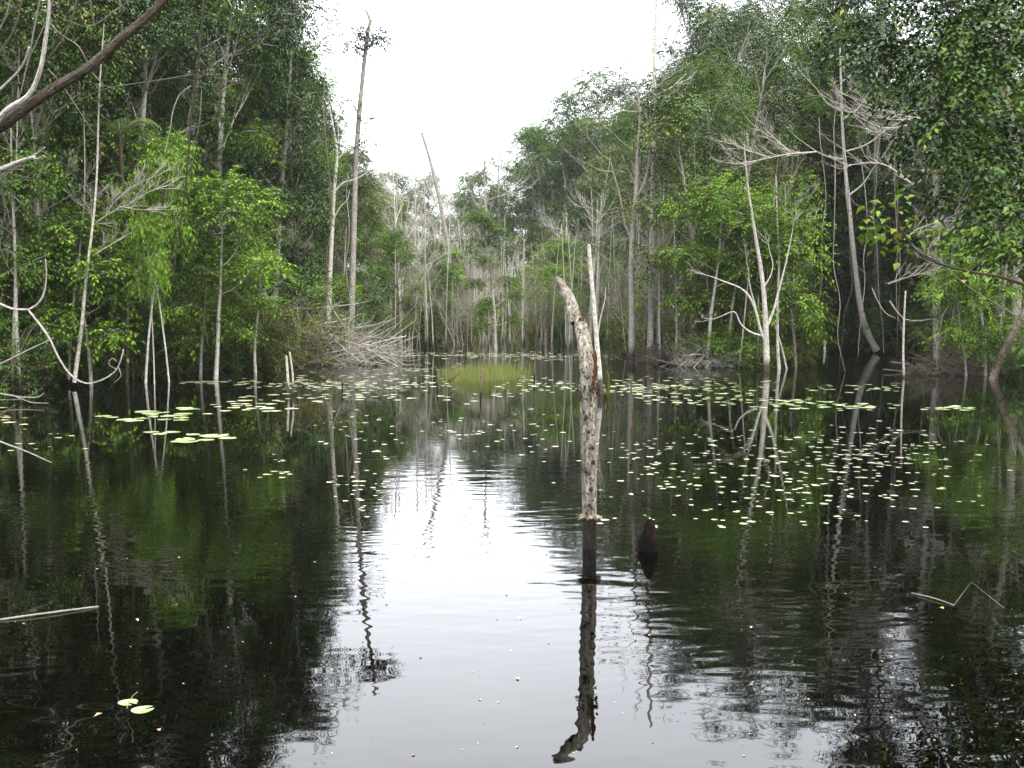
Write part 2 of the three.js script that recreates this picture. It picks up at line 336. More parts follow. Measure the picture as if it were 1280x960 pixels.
treeKind('thin1', 31, { H: 10, r0: .1, cr: 1.7, cb: .5, limbs: 10, subs: 4, clr: .5, n: 150, leaf: .095, bare: .25, pal: [...PAL.dull, PAL.mid[0]] }, M.pale, M.leafSoft);
treeKind('thin2', 32, { H: 9, r0: .085, cr: 1.5, cb: .42, limbs: 11, subs: 4, clr: .45, n: 130, leaf: .09, bare: .35, pal: [...PAL.olive, PAL.mid[1]] }, M.pale, M.leafSoft);
treeKind('lite1', 41, { H: 5.5, r0: .065, cr: 1.5, cb: .45, limbs: 9, subs: 4, clr: .44, n: 160, leaf: .125, wide: .26, pal: PAL.lite, droop: .2 }, M.pale, M.leafSoft);
treeKind('lite2', 42, { H: 4.5, r0: .05, cr: 1.25, cb: .35, limbs: 9, subs: 4, clr: .42, n: 150, leaf: .12, wide: .26, pal: [...PAL.lite, PAL.mid[2]], droop: .25 }, M.grey, M.leafSoft);
treeKind('lime1', 43, { H: 5, r0: .055, cr: 1.3, cb: .6, limbs: 8, subs: 5, clr: .42, n: 150, leaf: .13, wide: .22, pal: [PAL.lime[2], PAL.lite[0], PAL.lite[1]], droop: .35, sere: 0 }, M.pale, M.leafSoft);
treeKind('umb1', 51, { H: 14, r0: .2, cr: 4.2, cb: .55, limbs: 13, subs: 6, clr: .85, n: 330, leaf: .12, flat: .4, shape: umb, el: .25, bend: .22, pal: [PAL.dark[1], PAL.dark[2], PAL.mid[0]] }, M.grey, M.leafGloss);
treeKind('umb2', 52, { H: 12, r0: .17, cr: 3.4, cb: .6, limbs: 10, subs: 5, clr: .75, n: 260, leaf: .115, flat: .4, shape: umb, el: .3, bend: .25, bare: .2, pal: [PAL.dark[2], PAL.dull[0], PAL.mid[0]] }, M.grey, M.leafGloss);
treeKind('brown1', 61, { H: 8.5, r0: .09, cr: 1.9, cb: .3, limbs: 13, subs: 5, clr: .5, n: 64, leaf: .08, bare: .45, pal: [...PAL.tan, ...PAL.dull] }, M.grey, M.dry);
{ const sk = (key, seed, o, lm) => { const s = shrubShape(seed, o); kind(key, [['stem', s.stems, M.brown], ['foliage', s.foliage, lm]], o.H); };
  sk('shrub1', 71, { H: 2.4, stems: 11, clr: .34, n: 84, leaf: .085, pal: [...PAL.mid, PAL.dark[2]] }, M.leafSoft);
  sk('shrub2', 72, { H: 1.8, stems: 10, clr: .3, n: 72, leaf: .10, pal: [...PAL.lite, PAL.mid[1]] }, M.leafSoft);
  sk('shrub3', 73, { H: 3, stems: 12, clr: .38, n: 88, leaf: .085, pal: [...PAL.dark, PAL.mid[0]] }, M.leafGloss);
  sk('shrub4', 74, { H: 2.2, stems: 12, clr: .34, n: 90, leaf: .06, pal: PAL.olive }, M.leafSoft);
  sk('shrub5', 75, { H: 1.3, stems: 10, clr: .28, n: 36, leaf: .09, pal: [...PAL.tan, PAL.dull[0], PAL.olive[2]] }, M.dry);
}
{ const tk = (key, seed, o, m = M.dead) => { const s = twigShape(seed, o); kind(key, [['stem', s.stems, m], ...(s.foliage ? [['foliage', s.foliage, M.leafSoft]] : [])], o.H * 1.3); };
  tk('twig1', 81, { H: 3.2, stems: 9, spread: 1.2, r0: .026, dep: 4 });
  tk('twig2', 82, { H: 4.6, stems: 8, spread: 1.4, r0: .032, dep: 4, open: .25 });
  tk('twig3', 83, { H: 2.0, stems: 11, spread: 1.6, r0: .02, dep: 3, open: .8 }, M.grey);
  tk('twig4', 84, { H: 4.2, stems: 7, spread: 1.3, r0: .03, dep: 4, open: .25, leaf: .085, n: 8, pal: [...PAL.olive, ...PAL.lite] }, M.grey);
}
{ const dd = (key, seed, o, m = M.dead) => { const s = deadShape(seed, o); kind(key, [['trunk', s.trunk, m], ...(s.branches ? [['branch', s.branches, m]] : [])], o.H); };
  dd('pole1', 91, { H: 4.5, r0: .036 }); dd('pole2', 92, { H: 6, r0: .045, bend: .05 }, M.pale); dd('pole3', 93, { H: 3, r0: .034, lean: .3, tip: .6 }, M.grey); dd('pole4', 94, { H: 7.5, r0: .055, bend: .1, br: 3, dep: 1, bl: .7, from: .6 });
  dd('snag1', 95, { H: 7, r0: .06, br: 10, bl: 1.3, dep: 3, from: .45 }); dd('snag2', 96, { H: 8.5, r0: .075, br: 12, bl: 1.6, dep: 3, from: .4 }, M.pale); dd('snag3', 97, { H: 5.5, r0: .05, br: 9, bl: 1.2, dep: 3, from: .35, lean: .25 }, M.grey); dd('snag4', 98, { H: 10, r0: .08, br: 12, bl: 1.9, dep: 3, from: .5, bend: .14 });
}
function plant(key, name, label, category, group, x, z, s = 1, turn = 0, sy = 1, y) {
  const k = KIND[key], g = thing(name, label, category, V(x, y ?? terr(x, z), z), group);
  g.rotation.y = turn; g.scale.set(s, s * sy, s);
  for (const [n, geo, mat] of k.parts) mesh(n, geo, mat, g);
  return g;
}
// a plant whose top stands behind that spot of the photograph, d metres away
function plantTop(key, name, label, category, group, px, topPy, d, turn = 0, wide = 1) {
  const t = at(px, topPy, d), y = Math.max(-.3, terr(t.x, t.z)), sy = (t.y - y) / KIND[key].H;
  const g = plant(key, name, label, category, group, t.x, t.z, 1, turn, 1, y); g.scale.set(sy * wide, sy, sy * wide); return g;
}

// ---------------------------------------------------------------- forest
function scatter(seed, n, spacing, box, ok, put) {
  const r = rng(seed), kept = []; let tries = 0;
  while (kept.length < n && tries++ < n * 60) {
    const x = box[0] + (box[1] - box[0]) * r(), d = box[2] + (box[3] - box[2]) * r(), a = r(), b = r(), c = r(), e = r();
    const s = shoreDist(x, d), px = 640 + x / d * FOC;
    if (!ok(x, d, s, px)) continue;
    const sp2 = typeof spacing === 'function' ? spacing(x, d, s) : spacing;
    if (kept.some(k => Math.hypot(k[0] - x, k[1] - d) < sp2)) continue;
    kept.push([x, d]); put(x, -d, a, b, c, e, kept.length, px, s);
  }
}
const pick = (list, a) => list[Math.min(list.length - 1, a * list.length | 0)];
const LAB = {
  dark: ['forest_tree', 'tall tree with dense dark glossy leaves in the forest'], mid: ['forest_tree', 'tall tree with mid green soft leaves in the forest'],
  thin: ['slender_tree', 'slender pale stemmed tree with a thin open crown'], lite: ['young_tree', 'young tree with large bright green leaves'],
  sun: ['forest_tree', 'tall tree with yellowish green leaves in the forest'], umb: ['spreading_tree', 'spreading tree with flat layered dark crown'], brown: ['drab_tree', 'half bare tree with sparse brownish leaves'],
  shrub: ['shrub', ''], twig: ['bare_thicket', 'leafless grey twiggy thicket'],
};
const SHR = { shrub1: 'mid green leafy shrub', shrub2: 'bright green broad leaved shrub', shrub3: 'dark green bushy shrub', shrub4: 'olive green fine leaved shrub', shrub5: 'low brownish half dry shrub' };
const SKYLINE = [[-400, -600], [240, -420], [300, -110], [380, -60], [396, 20], [405, 60], [430, 100], [470, 190], [490, 214], [560, 212], [650, 178], [700, 152], [740, 122], [765, 96], [830, 34], [900, -5], [930, -30], [1000, -55], [1050, -85], [1110, -220], [1700, -600]];
function skyline(px) { for (let i = 1; i < SKYLINE.length; i++) if (px <= SKYLINE[i][0]) { const [a, b] = SKYLINE[i - 1], [c, d] = SKYLINE[i]; return b + (d - b) * (px - a) / (c - a); } return -600; }
// tallest growth that the open sky over the lake leaves room for at that spot
function roomFor(x, z) { const d = -z, w = 1.6 / d * FOC, px = 640 + x / d * FOC; const row = Math.max(skyline(px - w), skyline(px), skyline(px + w), px > 840 && px < 1095 ? 770 + 4850 / d - (px < 1000 ? 835 + (px - 880) * .32 : 873 + (px - 1000) * 1.3) : -999); return at(px, row, d).y - terr(x, z); }
function forest(key, where, x, z, s, turn, sy) {
  const f = key.replace(/\d/g, ''), [name, lab] = LAB[f];
  if (f !== 'shrub' && f !== 'twig') { const m = roomFor(x, z) / KIND[key].H / sy; if (s > m) s = Math.max(.45, m * .98); }
  const l = (f === 'shrub' ? SHR[key] : key === 'sun1' ? lab : f === 'twig' && key === 'twig4' ? 'grey twiggy thicket with scattered small leaves' : lab) + ' ' + where;
  return plant(key, f === 'twig' && key === 'twig4' ? 'thicket' : name, l, f === 'shrub' || f === 'twig' ? 'shrub' : 'tree', l, x, z, s, turn, sy);
}
const LB = 'on the left bank', RB = 'on the right bank', FB = 'beyond the flooded trees', FW = 'standing in the flooded inlet';
// left bank: tall trees, young trees, waterside shrubs
scatter(101, 70, (x, d, s) => 1.7 + s * .07, [-30, -4, 22, 62], (x, d, s, px) => s > 1.0 && s < 17 && px > -70 && px < 492 && (px < 400 || d > 38), (x, z, a, b, c, e) =>
  forest(pick(['dark1', 'dark2', 'dark3', 'mid1', 'mid2', 'mid3', 'dark1', 'mid1', 'dark3', 'thin1', 'sun1', 'brown1'], a), LB, x, z, (.85 + .35 * b) * (z > -34 ? 1.04 : .95), c * 6.28, .95 + .2 * e));
scatter(102, 40, 1.15, [-16, -4, 21, 46], (x, d, s, px) => s > .3 && s < 4 && px > -30 && px < 480, (x, z, a, b, c, e) =>
  forest(pick(['lite1', 'lite2', 'thin2', 'mid3', 'lite2', 'dark3', 'thin2', 'twig4'], a), LB, x, z, .55 + .45 * b, c * 6.28, 1));
scatter(103, 80, .62, [-14, -4, 20, 46], (x, d, s, px) => s > -.05 && s < 1.6 && px > -30 && px < 480, (x, z, a, b, c, e) =>
  forest(pick(['shrub1', 'shrub3', 'shrub5', 'shrub3', 'shrub1', 'shrub2', 'shrub4', 'shrub5', 'twig3', 'twig1'], a), LB, x, z, .55 + .6 * b, c * 6.28, 1));
// right bank and hillside
scatter(111, 118, (x, d, s) => 1.9 + s * .07, [3, 48, 22, 100], (x, d, s, px) => s > .9 && s < 32 && px > 770 && px < 1350 && d < 45 + (1250 - px) * .13, (x, z, a, b, c, e, n, px) =>
  forest(pick(px < 960 ? ['mid1', 'mid2', 'sun1', 'brown1', 'mid3', 'dark1', 'thin2', 'brown1', 'umb2'] : ['dark1', 'dark2', 'sun1', 'mid1', 'mid2', 'dark1', 'mid3', 'thin1', 'dark3'], a), RB, x, z, .82 + .33 * b, c * 6.28, .95 + .2 * e));
scatter(112, 48, 1.25, [4, 20, 24, 52], (x, d, s, px) => s > .3 && s < 5 && px > 780 && px < 1310, (x, z, a, b, c, e) =>
  forest(pick(['lite1', 'lite2', 'thin2', 'mid3', 'lite1', 'dark3', 'thin2', 'twig4'], a), RB, x, z, .55 + .45 * b, c * 6.28, 1));
scatter(113, 95, .68, [4, 20, 24, 52], (x, d, s, px) => s > -.05 && s < 1.7 && px > 780 && px < 1310, (x, z, a, b, c, e, n, px) =>
  forest(pick(px < 930 ? ['shrub5', 'twig1', 'shrub2', 'twig3', 'shrub4', 'twig2'] : ['shrub1', 'shrub3', 'shrub5', 'shrub3', 'shrub2', 'shrub4', 'twig3'], a), RB, x, z, .5 + .62 * b, c * 6.28, 1));
// far end of the valley
scatter(121, 70, 2.6, [-22, 34, 62, 128], (x, d, s, px) => s > .5 && px > 455 && px < 800, (x, z, a, b, c, e) =>
  forest(pick(['mid1', 'mid2', 'sun1', 'thin1', 'brown1', 'brown1', 'mid3', 'thin2'], a), FB, x, z, .9 + .3 * b, c * 6.28, 1));
scatter(137, 26, 1.2, [-9, 8, 52, 100], (x, d, s, px) => s < .5 && px > 476 && px < 830, (x, z, a, b, c, e) =>
  forest(pick(['shrub1', 'shrub2', 'shrub4', 'shrub2'], a), FW, x, z, .6 + .6 * b, c * 6.28, 1).position.setY(-.05));
scatter(141, 60, 2.1, [3, 40, 66, 128], (x, d, s, px) => s > 1 && px > 600 && px < 900, (x, z, a, b, c, e) =>
  forest(pick(['mid1', 'mid2', 'sun1', 'dark1', 'brown1', 'mid3', 'umb2', 'brown1'], a), 'on the far hillside', x, z, 1 + .35 * b, c * 6.28, 1));
// flooded inlet: green trees, thickets, poles and snags rising from the water
scatter(131, 44, 1.5, [-9, 7.4, 46, 97], (x, d, s, px) => s < .2 && px > 476 && px < 800, (x, z, a, b, c, e) =>
  forest(pick(['lite1', 'lite2', 'mid3', 'lite2', 'mid1', 'thin1', 'lite1'], a), FW, x, z, a > .25 && a < .5 || a > .55 && a < .75 ? .5 + .15 * b : .65 + .45 * b, c * 6.28, 1).position.setY(-.1));
scatter(132, 40, 1.5, [-9, 8, 50, 99], (x, d, s, px) => s < .4 && px > 476 && px < 830, (x, z, a, b, c, e) =>
  forest(pick(['twig1', 'twig2', 'twig2', 'twig4'], a), FW, x, z, .6 + .5 * b, c * 6.28, 1).position.setY(-.1));
function bare(key, where, x, z, s, turn, sy, y) {
  const pole = key.startsWith('pole'), l = (pole ? 'thin straight dead tree pole, ' : 'dead grey branching tree, ') + where;
  return plant(key, pole ? 'dead_pole' : 'dead_tree', l, pole ? 'dead pole' : 'dead tree', l, x, z, s, turn, sy, y);
}
scatter(133, 150, .5, [-9, 7.6, 44, 98], (x, d, s, px) => s < .3 && px > 474 && px < 830 && !(px < 640 && d < 46), (x, z, a, b, c, e) =>
  bare(pick(['pole1', 'pole2', 'pole3', 'pole1', 'pole2', 'pole4'], a), 'dark at its waterline in the flooded inlet', x, z, .6 + .5 * b, c * 6.28, .8 + .5 * e, 0));
scatter(134, 44, 1.3, [-9, 7.6, 50, 100], (x, d, s, px) => s < .3 && px > 474 && px < 830, (x, z, a, b, c, e) =>
  bare(pick(['snag1', 'snag2', 'snag3', 'snag4'], a), 'standing in the flooded inlet', x, z, .7 + .4 * b, c * 6.28, 1, 0));
scatter(135, 26, .9, [-13, -4.5, 22, 46], (x, d, s, px) => s > -.3 && s < 2.5 && px > 0 && px < 480, (x, z, a, b, c, e) =>
  bare(pick(['pole1', 'pole2', 'snag3', 'pole4', 'snag1', 'pole2'], a), LB, x, z, .6 + .35 * b, c * 6.28, 1));
scatter(138, 44, .45, [3.9, 9, 30, 50], (x, d, s, px) => s > -.5 && s < 4 && px > 775 && px < 960, (x, z, a, b, c, e) =>
  bare(pick(['pole1', 'pole2', 'snag3', 'pole4', 'snag1', 'pole3'], a), RB, x, z, .6 + .4 * b, c * 6.28, 1));
scatter(139, 16, 1.0, [3.9, 9, 31, 48], (x, d, s, px) => s > -.2 && s < 4 && px > 775 && px < 950, (x, z, a, b, c, e) =>
  forest(pick(['twig1', 'twig2', 'twig4'], a), RB, x, z, .6 + .4 * b, c * 6.28, 1));
scatter(136, 24, .9, [4, 17, 26, 50], (x, d, s, px) => s > -.3 && s < 3 && px > 790 && px < 1290, (x, z, a, b, c, e) =>
  bare(pick(['pole1', 'pole2', 'snag3', 'pole4', 'snag1', 'snag2'], a), RB, x, z, .6 + .35 * b, c * 6.28, 1));

// ---------------------------------------------------------------- trees one can single out
function traced(list, d) { return list.map(p => at(p[0], p[1], p[2] ?? d)); }
const HW = .68;
function stick(b, list, d, w0, w1, seg = 7, o = {}) {        // widths in the photograph's pixels at that distance
  const raw = traced(list, d), n = o.n ?? Math.max(8, raw.length * 4), pts = smooth(raw, n);
  return b.tube(pts, taper(pts.length, w0 * HW / 2 / FOC * d, w1 * HW / 2 / FOC * d), seg, o.col ?? [1, 1, 1], { rough: .12, seed: list[0][0] % 31, ...o });
}
const wetFoot = h => (x, y, z, c) => y < h + .08 * noise.noise(x * 11, 3, z * 11) ? [c[0] * .16, c[1] * .15, c[2] * .13] : c;
function twigs(b, r, from, dir, len, rad, dep) {
  const p = wander(r, from, dir, len, 4, .45, .04);
  b.tube(p, taper(5, rad, Math.max(.003, rad * .4)), rad > .015 ? 5 : 3, [1, 1, 1], { cap: false });
  if (dep > 0) for (let k = 0; k < 3; k++) { const i = 1 + (r() * 3 | 0); twigs(b, r, p[i], p[4].clone().sub(p[0]).normalize().add(V(r() - .5, r() * .5 - .1, r() - .5).multiplyScalar(1.4)), len * (.4 + .3 * r()), Math.max(.003, rad * .5), dep - 1); }
}
{ // very tall bare trunk by the left bank
  const g = thing('tall_tree', 'very tall lone trunk with small leaf tufts only at its forked top', 'tree'), r = rng(301), d = 37.6;
  const b = new B(); stick(b, [[437, 452], [439, 400], [441, 330], [445, 200], [452, 110], [459, 45], [462, 25], [457, 12]], d, 14, 4, 8, { n: 30 });
  mesh('trunk', b.geo(), M.grey, g);
  const f = new B(); stick(f, [[459, 45], [463, 30], [466, 21]], d, 5, 2, 5);
  for (const [x0, y0, x1, y1] of [[456, 65, 445, 45], [456, 60, 470, 47], [457, 52, 478, 45], [455, 70, 440, 58], [447, 180, 460, 150], [446, 195, 462, 175], [450, 140, 440, 128]]) stick(f, [[x0, y0], [(x0 + x1) / 2, (y0 + y1) / 2 + 3], [x1, y1]], d, 2, 1, 4);
  mesh('branch', f.geo(), M.grey, g);
  const c = new B(); for (const [x, y, s, n] of [[444, 46, .34, 60], [440, 57, .3, 40], [470, 46, .36, 60], [478, 45, .26, 40], [462, 50, .3, 30], [460, 150, .2, 22], [463, 176, .22, 26], [439, 127, .18, 16]]) clump(c, r, at(x, y, d), s * 1.15, n * 5, .12, PAL.dark, { flat: .8 });
  mesh('crown', c.geo(), M.leafGloss, g);
}
{ const g = thing('dead_tree', 'pale dead trunk with one long side branch beside the tall lone trunk', 'dead tree'), d = 36.2;
  const b = new B(); stick(b, [[409, 450], [411, 380], [413, 330], [418, 232], [421, 190], [411, 131]], d, 12, 3, 7, { n: 24 }); mesh('trunk', b.geo(), M.pale, g);
  const f = new B(); stick(f, [[418, 240], [430, 228], [445, 224], [461, 214]], d, 4, 1.5, 5); stick(f, [[421, 200], [432, 190], [448, 180]], d, 3, 1, 4); stick(f, [[420, 195], [423, 170], [421, 148]], d, 3, 1, 4); stick(f, [[416, 275], [426, 258], [434, 250], [437, 238]], d, 3, 1, 4); mesh('branch', f.geo(), M.pale, g); }
{ const g = thing('pale_tree', 'very tall straight pale trunk with bare twigs at its top', 'tree'), r = rng(303), d = 36.3;
  const b = new B(); stick(b, [[813, 446], [814, 380], [815, 300], [817, 180], [818, 80], [820, 10], [822, -30]], d, 12, 4, 8, { n: 30 }); mesh('trunk', b.geo(), M.pale, g);
  const f = new B();
  for (const [x0, y0, x1, y1, w] of [[819, 40, 800, 5, 3], [820, 25, 838, 0, 3], [818, 90, 850, 60, 3], [817, 215, 848, 205, 4], [817, 215, 872, 178, 3], [817, 150, 790, 120, 2.5], [818, 120, 858, 92, 3], [817, 190, 850, 160, 2]]) { stick(f, [[x0, y0], [(x0 + x1) / 2, (y0 + y1) / 2 + 4], [x1, y1]], d, w, 1, 4); twigs(f, r, at((x0 + x1) / 2, (y0 + y1) / 2 + 4, d), at(x1, y1, d).sub(at(x0, y0, d)), .8, .015, 2); }
  mesh('branch', f.geo(), M.pale, g);
  const c = new B(); for (const [x, y] of [[815, 345], [808, 350], [822, 362], [812, 372], [806, 378]]) clump(c, r, at(x, y, d - .4), .3, 34, .17, PAL.lite); mesh('foliage', c.geo(), M.leafSoft, g); }
{ const g = thing('forked_tree', 'forked grey tree with a sparse hazy crown beside the straight pale trunk', 'tree'), r = rng(304), d = 35.2;
  const b = new B(); stick(b, [[789, 458], [790, 400], [789, 340], [791, 285], [796, 230], [797, 190], [800, 150], [797, 110]], d, 13, 4, 8, { n: 28, shade: wetFoot(.3) });
  stick(b, [[790, 300], [782, 282], [776, 250], [768, 220], [762, 198]], d, 6, 2, 6); stick(b, [[794, 250], [806, 225], [812, 190], [808, 160]], d, 5, 2, 6); mesh('trunk', b.geo(), M.grey, g);
  const f = new B(), c = new B();
  for (const [x0, y0, x1, y1] of [[797, 190, 765, 165], [798, 170, 835, 145], [797, 130, 770, 100], [797, 125, 830, 100], [797, 112, 790, 80], [762, 200, 740, 178], [765, 215, 735, 205], [812, 190, 850, 175], [808, 160, 822, 125], [797, 140, 755, 130], [798, 150, 845, 120]]) {
    stick(f, [[x0, y0], [(x0 + x1) / 2, (y0 + y1) / 2 + 3], [x1, y1]], d, 2.6, 1, 4); twigs(f, r, at(x1, y1, d), at(x1, y1, d).sub(at(x0, y0, d)), .9, .012, 2);
    for (let k = 0; k < 3; k++) clump(c, r, at(x1 + (r() - .5) * 26, y1 - r() * 16, d + (r() - .5) * 1.5), .3, 56, .085, [...PAL.dull, PAL.dark[2]], { flat: .5 }); }
  mesh('branch', f.geo(), M.grey, g); mesh('crown', c.geo(), M.leafSoft, g); }
{ const g = thing('curved_tree', 'mottled white trunk curving up out of a dark foot over the cove', 'tree'), r = rng(305), d = 43;
  const b = new B(); stick(b, [[1096, 438], [1086, 420], [1078, 395], [1071, 350], [1064, 285], [1058, 225], [1054, 175], [1052, 130], [1050, 60]], d, 14, 3, 8, { n: 30, rough: .2 }); mesh('trunk', b.geo(), M.pale, g);
  const f = new B(); for (const [x0, y0, x1, y1] of [[1055, 190, 1110, 160], [1057, 200, 1000, 175], [1053, 150, 1090, 110], [1053, 140, 1020, 110], [1060, 245, 1095, 205]]) { stick(f, [[x0, y0], [(x0 + x1) / 2, (y0 + y1) / 2 + 6], [x1, y1]], d, 4, 1.4, 5); twigs(f, r, at(x1, y1, d), at(x1, y1, d).sub(at(x0, y0, d)), 1.2, .02, 2); } mesh('branch', f.geo(), M.pale, g);
  const c = new B(); for (let k = 0; k < 60; k++) clump(c, r, at(1050 + (r() - .5) * 150, 90 + (r() - .5) * 150, d + (r() - .5) * 3), .5, 120, .095, PAL.mid); mesh('crown', c.geo(), M.leafSoft, g); }
{ const g = thing('branching_tree', 'grey tree forking into curved bare limbs at the edge of open water', 'tree'), r = rng(306), d = 30.6;
  const b = new B(); stick(b, [[958, 476], [958, 440], [957, 400], [953, 350], [946, 305], [940, 268], [934, 225], [930, 180]], d, 13, 1.5, 8, { n: 26, shade: wetFoot(.22) }); mesh('trunk', b.geo(), M.dead, g);
  const limb = (l, w0, w1) => { const q = new B(); stick(q, l, d, w0, w1, 6); const e = at(...l[l.length - 1], d), s = at(...l[l.length - 2], d); twigs(q, r, e, e.clone().sub(s), .7, .012, 2); mesh('limb', q.geo(), M.pale, g); };
  limb([[957, 428], [950, 410], [945, 390], [936, 370], [925, 360], [905, 352], [890, 346]], 6, 2); limb([[953, 420], [938, 415], [926, 405], [918, 390], [900, 400 - 4]], 4, 1.5); limb([[959, 408], [968, 385], [973, 365], [982, 330], [990, 292]], 6, 2); limb([[945, 385], [938, 360], [935, 335]], 3, 1.2); limb([[954, 360], [963, 345], [966, 330], [962, 315]], 3, 1.2);
  const c = new B(); for (let k = 0; k < 22; k++) clump(c, r, at(925 + (r() - .5) * 110, 250 + (r() - .5) * 70, d + (r() - .5) * 2), .32, 56, .095, [PAL.lite[2], PAL.mid[1], PAL.mid[2]]); mesh('crown', c.geo(), M.leafSoft, g); }
{ const g = thing('slender_tree', 'slender pale tree with forked roots close behind the limb forking tree', 'tree'), r = rng(307), d = 31.8;
  const b = new B(); stick(b, [[974, 466], [972, 430], [972, 380], [974, 320], [972, 285], [970, 220]], d, 7, 1.5, 6, { n: 20 }); stick(b, [[984, 464], [976, 430], [968, 405]], d, 4, 2, 5); mesh('trunk', b.geo(), M.pale, g);
  const c = new B(); for (let k = 0; k < 20; k++) clump(c, r, at(985 + (r() - .5) * 70, 255 + (r() - .5) * 70, d + (r() - .5) * 2), .32, 60, .10, [PAL.lite[2], PAL.mid[2]]); mesh('crown', c.geo(), M.leafSoft, g); }
for (const [l, d, w, lab] of [
  [[[93, 478], [98, 440], [103, 400], [108, 345], [116, 280], [121, 220], [124, 120], [130, 30]], 24.5, 8, 'pinkish pale slim trunk leaning right at the left water edge'],
  [[[86, 474], [88, 430], [92, 380], [99, 320], [104, 270], [106, 220], [104, 110]], 25.2, 5.5, 'thinner pale stem close beside the pinkish slim trunk'],
  [[[15, 484], [17, 420], [19, 350], [17, 280], [20, 215], [24, 60]], 24, 6, 'upright grey slim trunk behind the looped branch'],
  [[[45, 470], [47, 400], [52, 340], [58, 270], [60, 150]], 25, 7, 'dark brown slim trunk behind the looped branch']]) {
  const g = thing('slim_tree', lab, 'tree'), r = rng(l[0][0] + 7), b = new B(); stick(b, l, d, w, w * .25, 7, { n: 28 }); mesh('trunk', b.geo(), w === 7 ? M.brown : M.pale, g);
  const c = new B(), e = l[l.length - 1]; for (let k = 0; k < 14; k++) clump(c, r, at(e[0] + (r() - .5) * 90, e[1] + (r() - .6) * 90, d + (r() - .5) * 2), .36, 120, .095, PAL.dark); mesh('crown', c.geo(), M.leafGloss, g); }
{ const d = 27.5; const b = new B(); stick(b, [[1238, 482], [1247, 458], [1262, 425], [1280, 392], [1305, 350]], d, 17, 11, 9, { n: 18 }); tag(mesh('leaning_log', b.geo(), M.brown), 'thick reddish brown trunk leaning out over the right bank', 'log');
  const c = new B(); stick(c, [[1130, 478], [1129, 440], [1130, 400], [1132, 364]], d + .4, 5, 3, 6, { shade: wetFoot(.15) }); tag(mesh('dead_stake', c.geo(), M.dead), 'upright broken grey stake in the water before the right bank', 'dead pole'); }
{ const d = 28.5, g = thing('twisted_vine', 'pale twisted vine looping down to the roots on the right bank', 'vine');
  for (const [l, w] of [[[[1112, 376], [1120, 388], [1132, 399], [1150, 401], [1165, 399], [1175, 403]], 4], [[[1090, 360], [1098, 378], [1108, 392], [1120, 398]], 3], [[[1186, 345], [1183, 365], [1186, 380], [1178, 395], [1176, 410], [1172, 420], [1180, 424]], 4], [[[1196, 330], [1194, 370], [1190, 400], [1182, 420], [1174, 422]], 3], [[[1190, 300], [1189, 330], [1180, 352], [1184, 366]], 2.5], [[[1176, 422], [1170, 440], [1172, 462]], 3]]) { const b = new B(); stick(b, l, d, w * .75, w * .4, 5, { n: 24 }); mesh('strand', b.geo(), M.grey, g); } }
{ const b = new B(); stick(b, [[1031, 447], [1031, 438], [1030, 426]], 44.5, 5, 4, 6); tag(mesh('white_stump', b.geo(), new THREE.MeshStandardMaterial({ color: 0xd8d4c8, roughness: .8 })), 'short bleached white stump in the dark cove', 'stump'); }
{ const b = new B(); stick(b, [[1172, 452], [1171, 380], [1172, 320], [1170, 220], [1168, 120], [1166, 60]], 34, 15, 11, 9, { n: 24 }); const g = thing('big_tree', 'stout grey trunk wrapped in hanging vines on the right bank', 'tree'); mesh('trunk', b.geo(), M.grey, g);
  const c = new B(), r = rng(311); for (let k = 0; k < 60; k++) clump(c, r, at(1170 + (r() - .5) * 190, 60 + (r() - .5) * 170, 34 + (r() - .5) * 3), .5, 160, .095, PAL.dark); mesh('crown', c.geo(), M.leafGloss, g); }
{ const r = rng(312);                              // lianas
  for (let k = 0; k < 14; k++) { const left = k < 6, px = left ? 130 + r() * 330 : 1000 + r() * 230, d = left ? 27 + r() * 4 : 29.5 + r() * 5, b = new B(), y0 = 150 + r() * 130, y1 = 400 + r() * 50, sw = (r() - .5) * 26;
    { const q = []; for (let j = 0; j < 9; j++) q.push([px + sw * Math.sin(j * .45) + (r() - .5) * 8, y0 - 60 + (y1 + 20 - y0 + 60) * j / 8, d + (r() - .5) * .4]); stick(b, q, d, 1.5, 1.1, 4, { n: 40 }); }
    const o = mesh('liana', b.geo(), r() < .5 ? M.grey : M.brown); tag(o, left ? 'thin grey vine hanging down in the left bank forest' : 'thin grey vine hanging down in the right bank forest', 'vine', left ? 'vines in the left forest' : 'vines in the right forest'); } }
for (const [k, px, py, d, t] of [['dark2', 345, -50, 36, 1], ['dark1', 300, -70, 35, 2], ['mid2', 368, -25, 37.5, 3], ['dark3', 330, -50, 34.5, 5], ['mid1', 262, -130, 33, 4], ['dark2', 378, 10, 40, 2], ['dark1', 215, -250, 32, 1], ['dark2', 150, -260, 30, 3], ['mid2', 90, -260, 29, 3], ['dark1', 30, -260, 28, 5]]) plantTop(k, 'forest_tree', 'towering full crowned tree rising above the left bank forest', 'tree', 'towering trees above the left bank', px, py, d, t, .72);
for (const [k, px, py, d, t] of [['mid2', 950, 4, 54, 1], ['sun1', 992, -8, 52, 2], ['mid1', 1035, -42, 50, 3], ['dark2', 1078, -110, 48, 4], ['dark1', 1112, -140, 46, 5], ['mid3', 915, 8, 58, 6], ['dark1', 882, 35, 62, 2], ['mid1', 848, 62, 66, 4]]) plantTop(k, 'forest_tree', 'towering full crowned tree rising above the right bank forest', 'tree', 'towering trees above the right bank', px, py, d, t, .85);
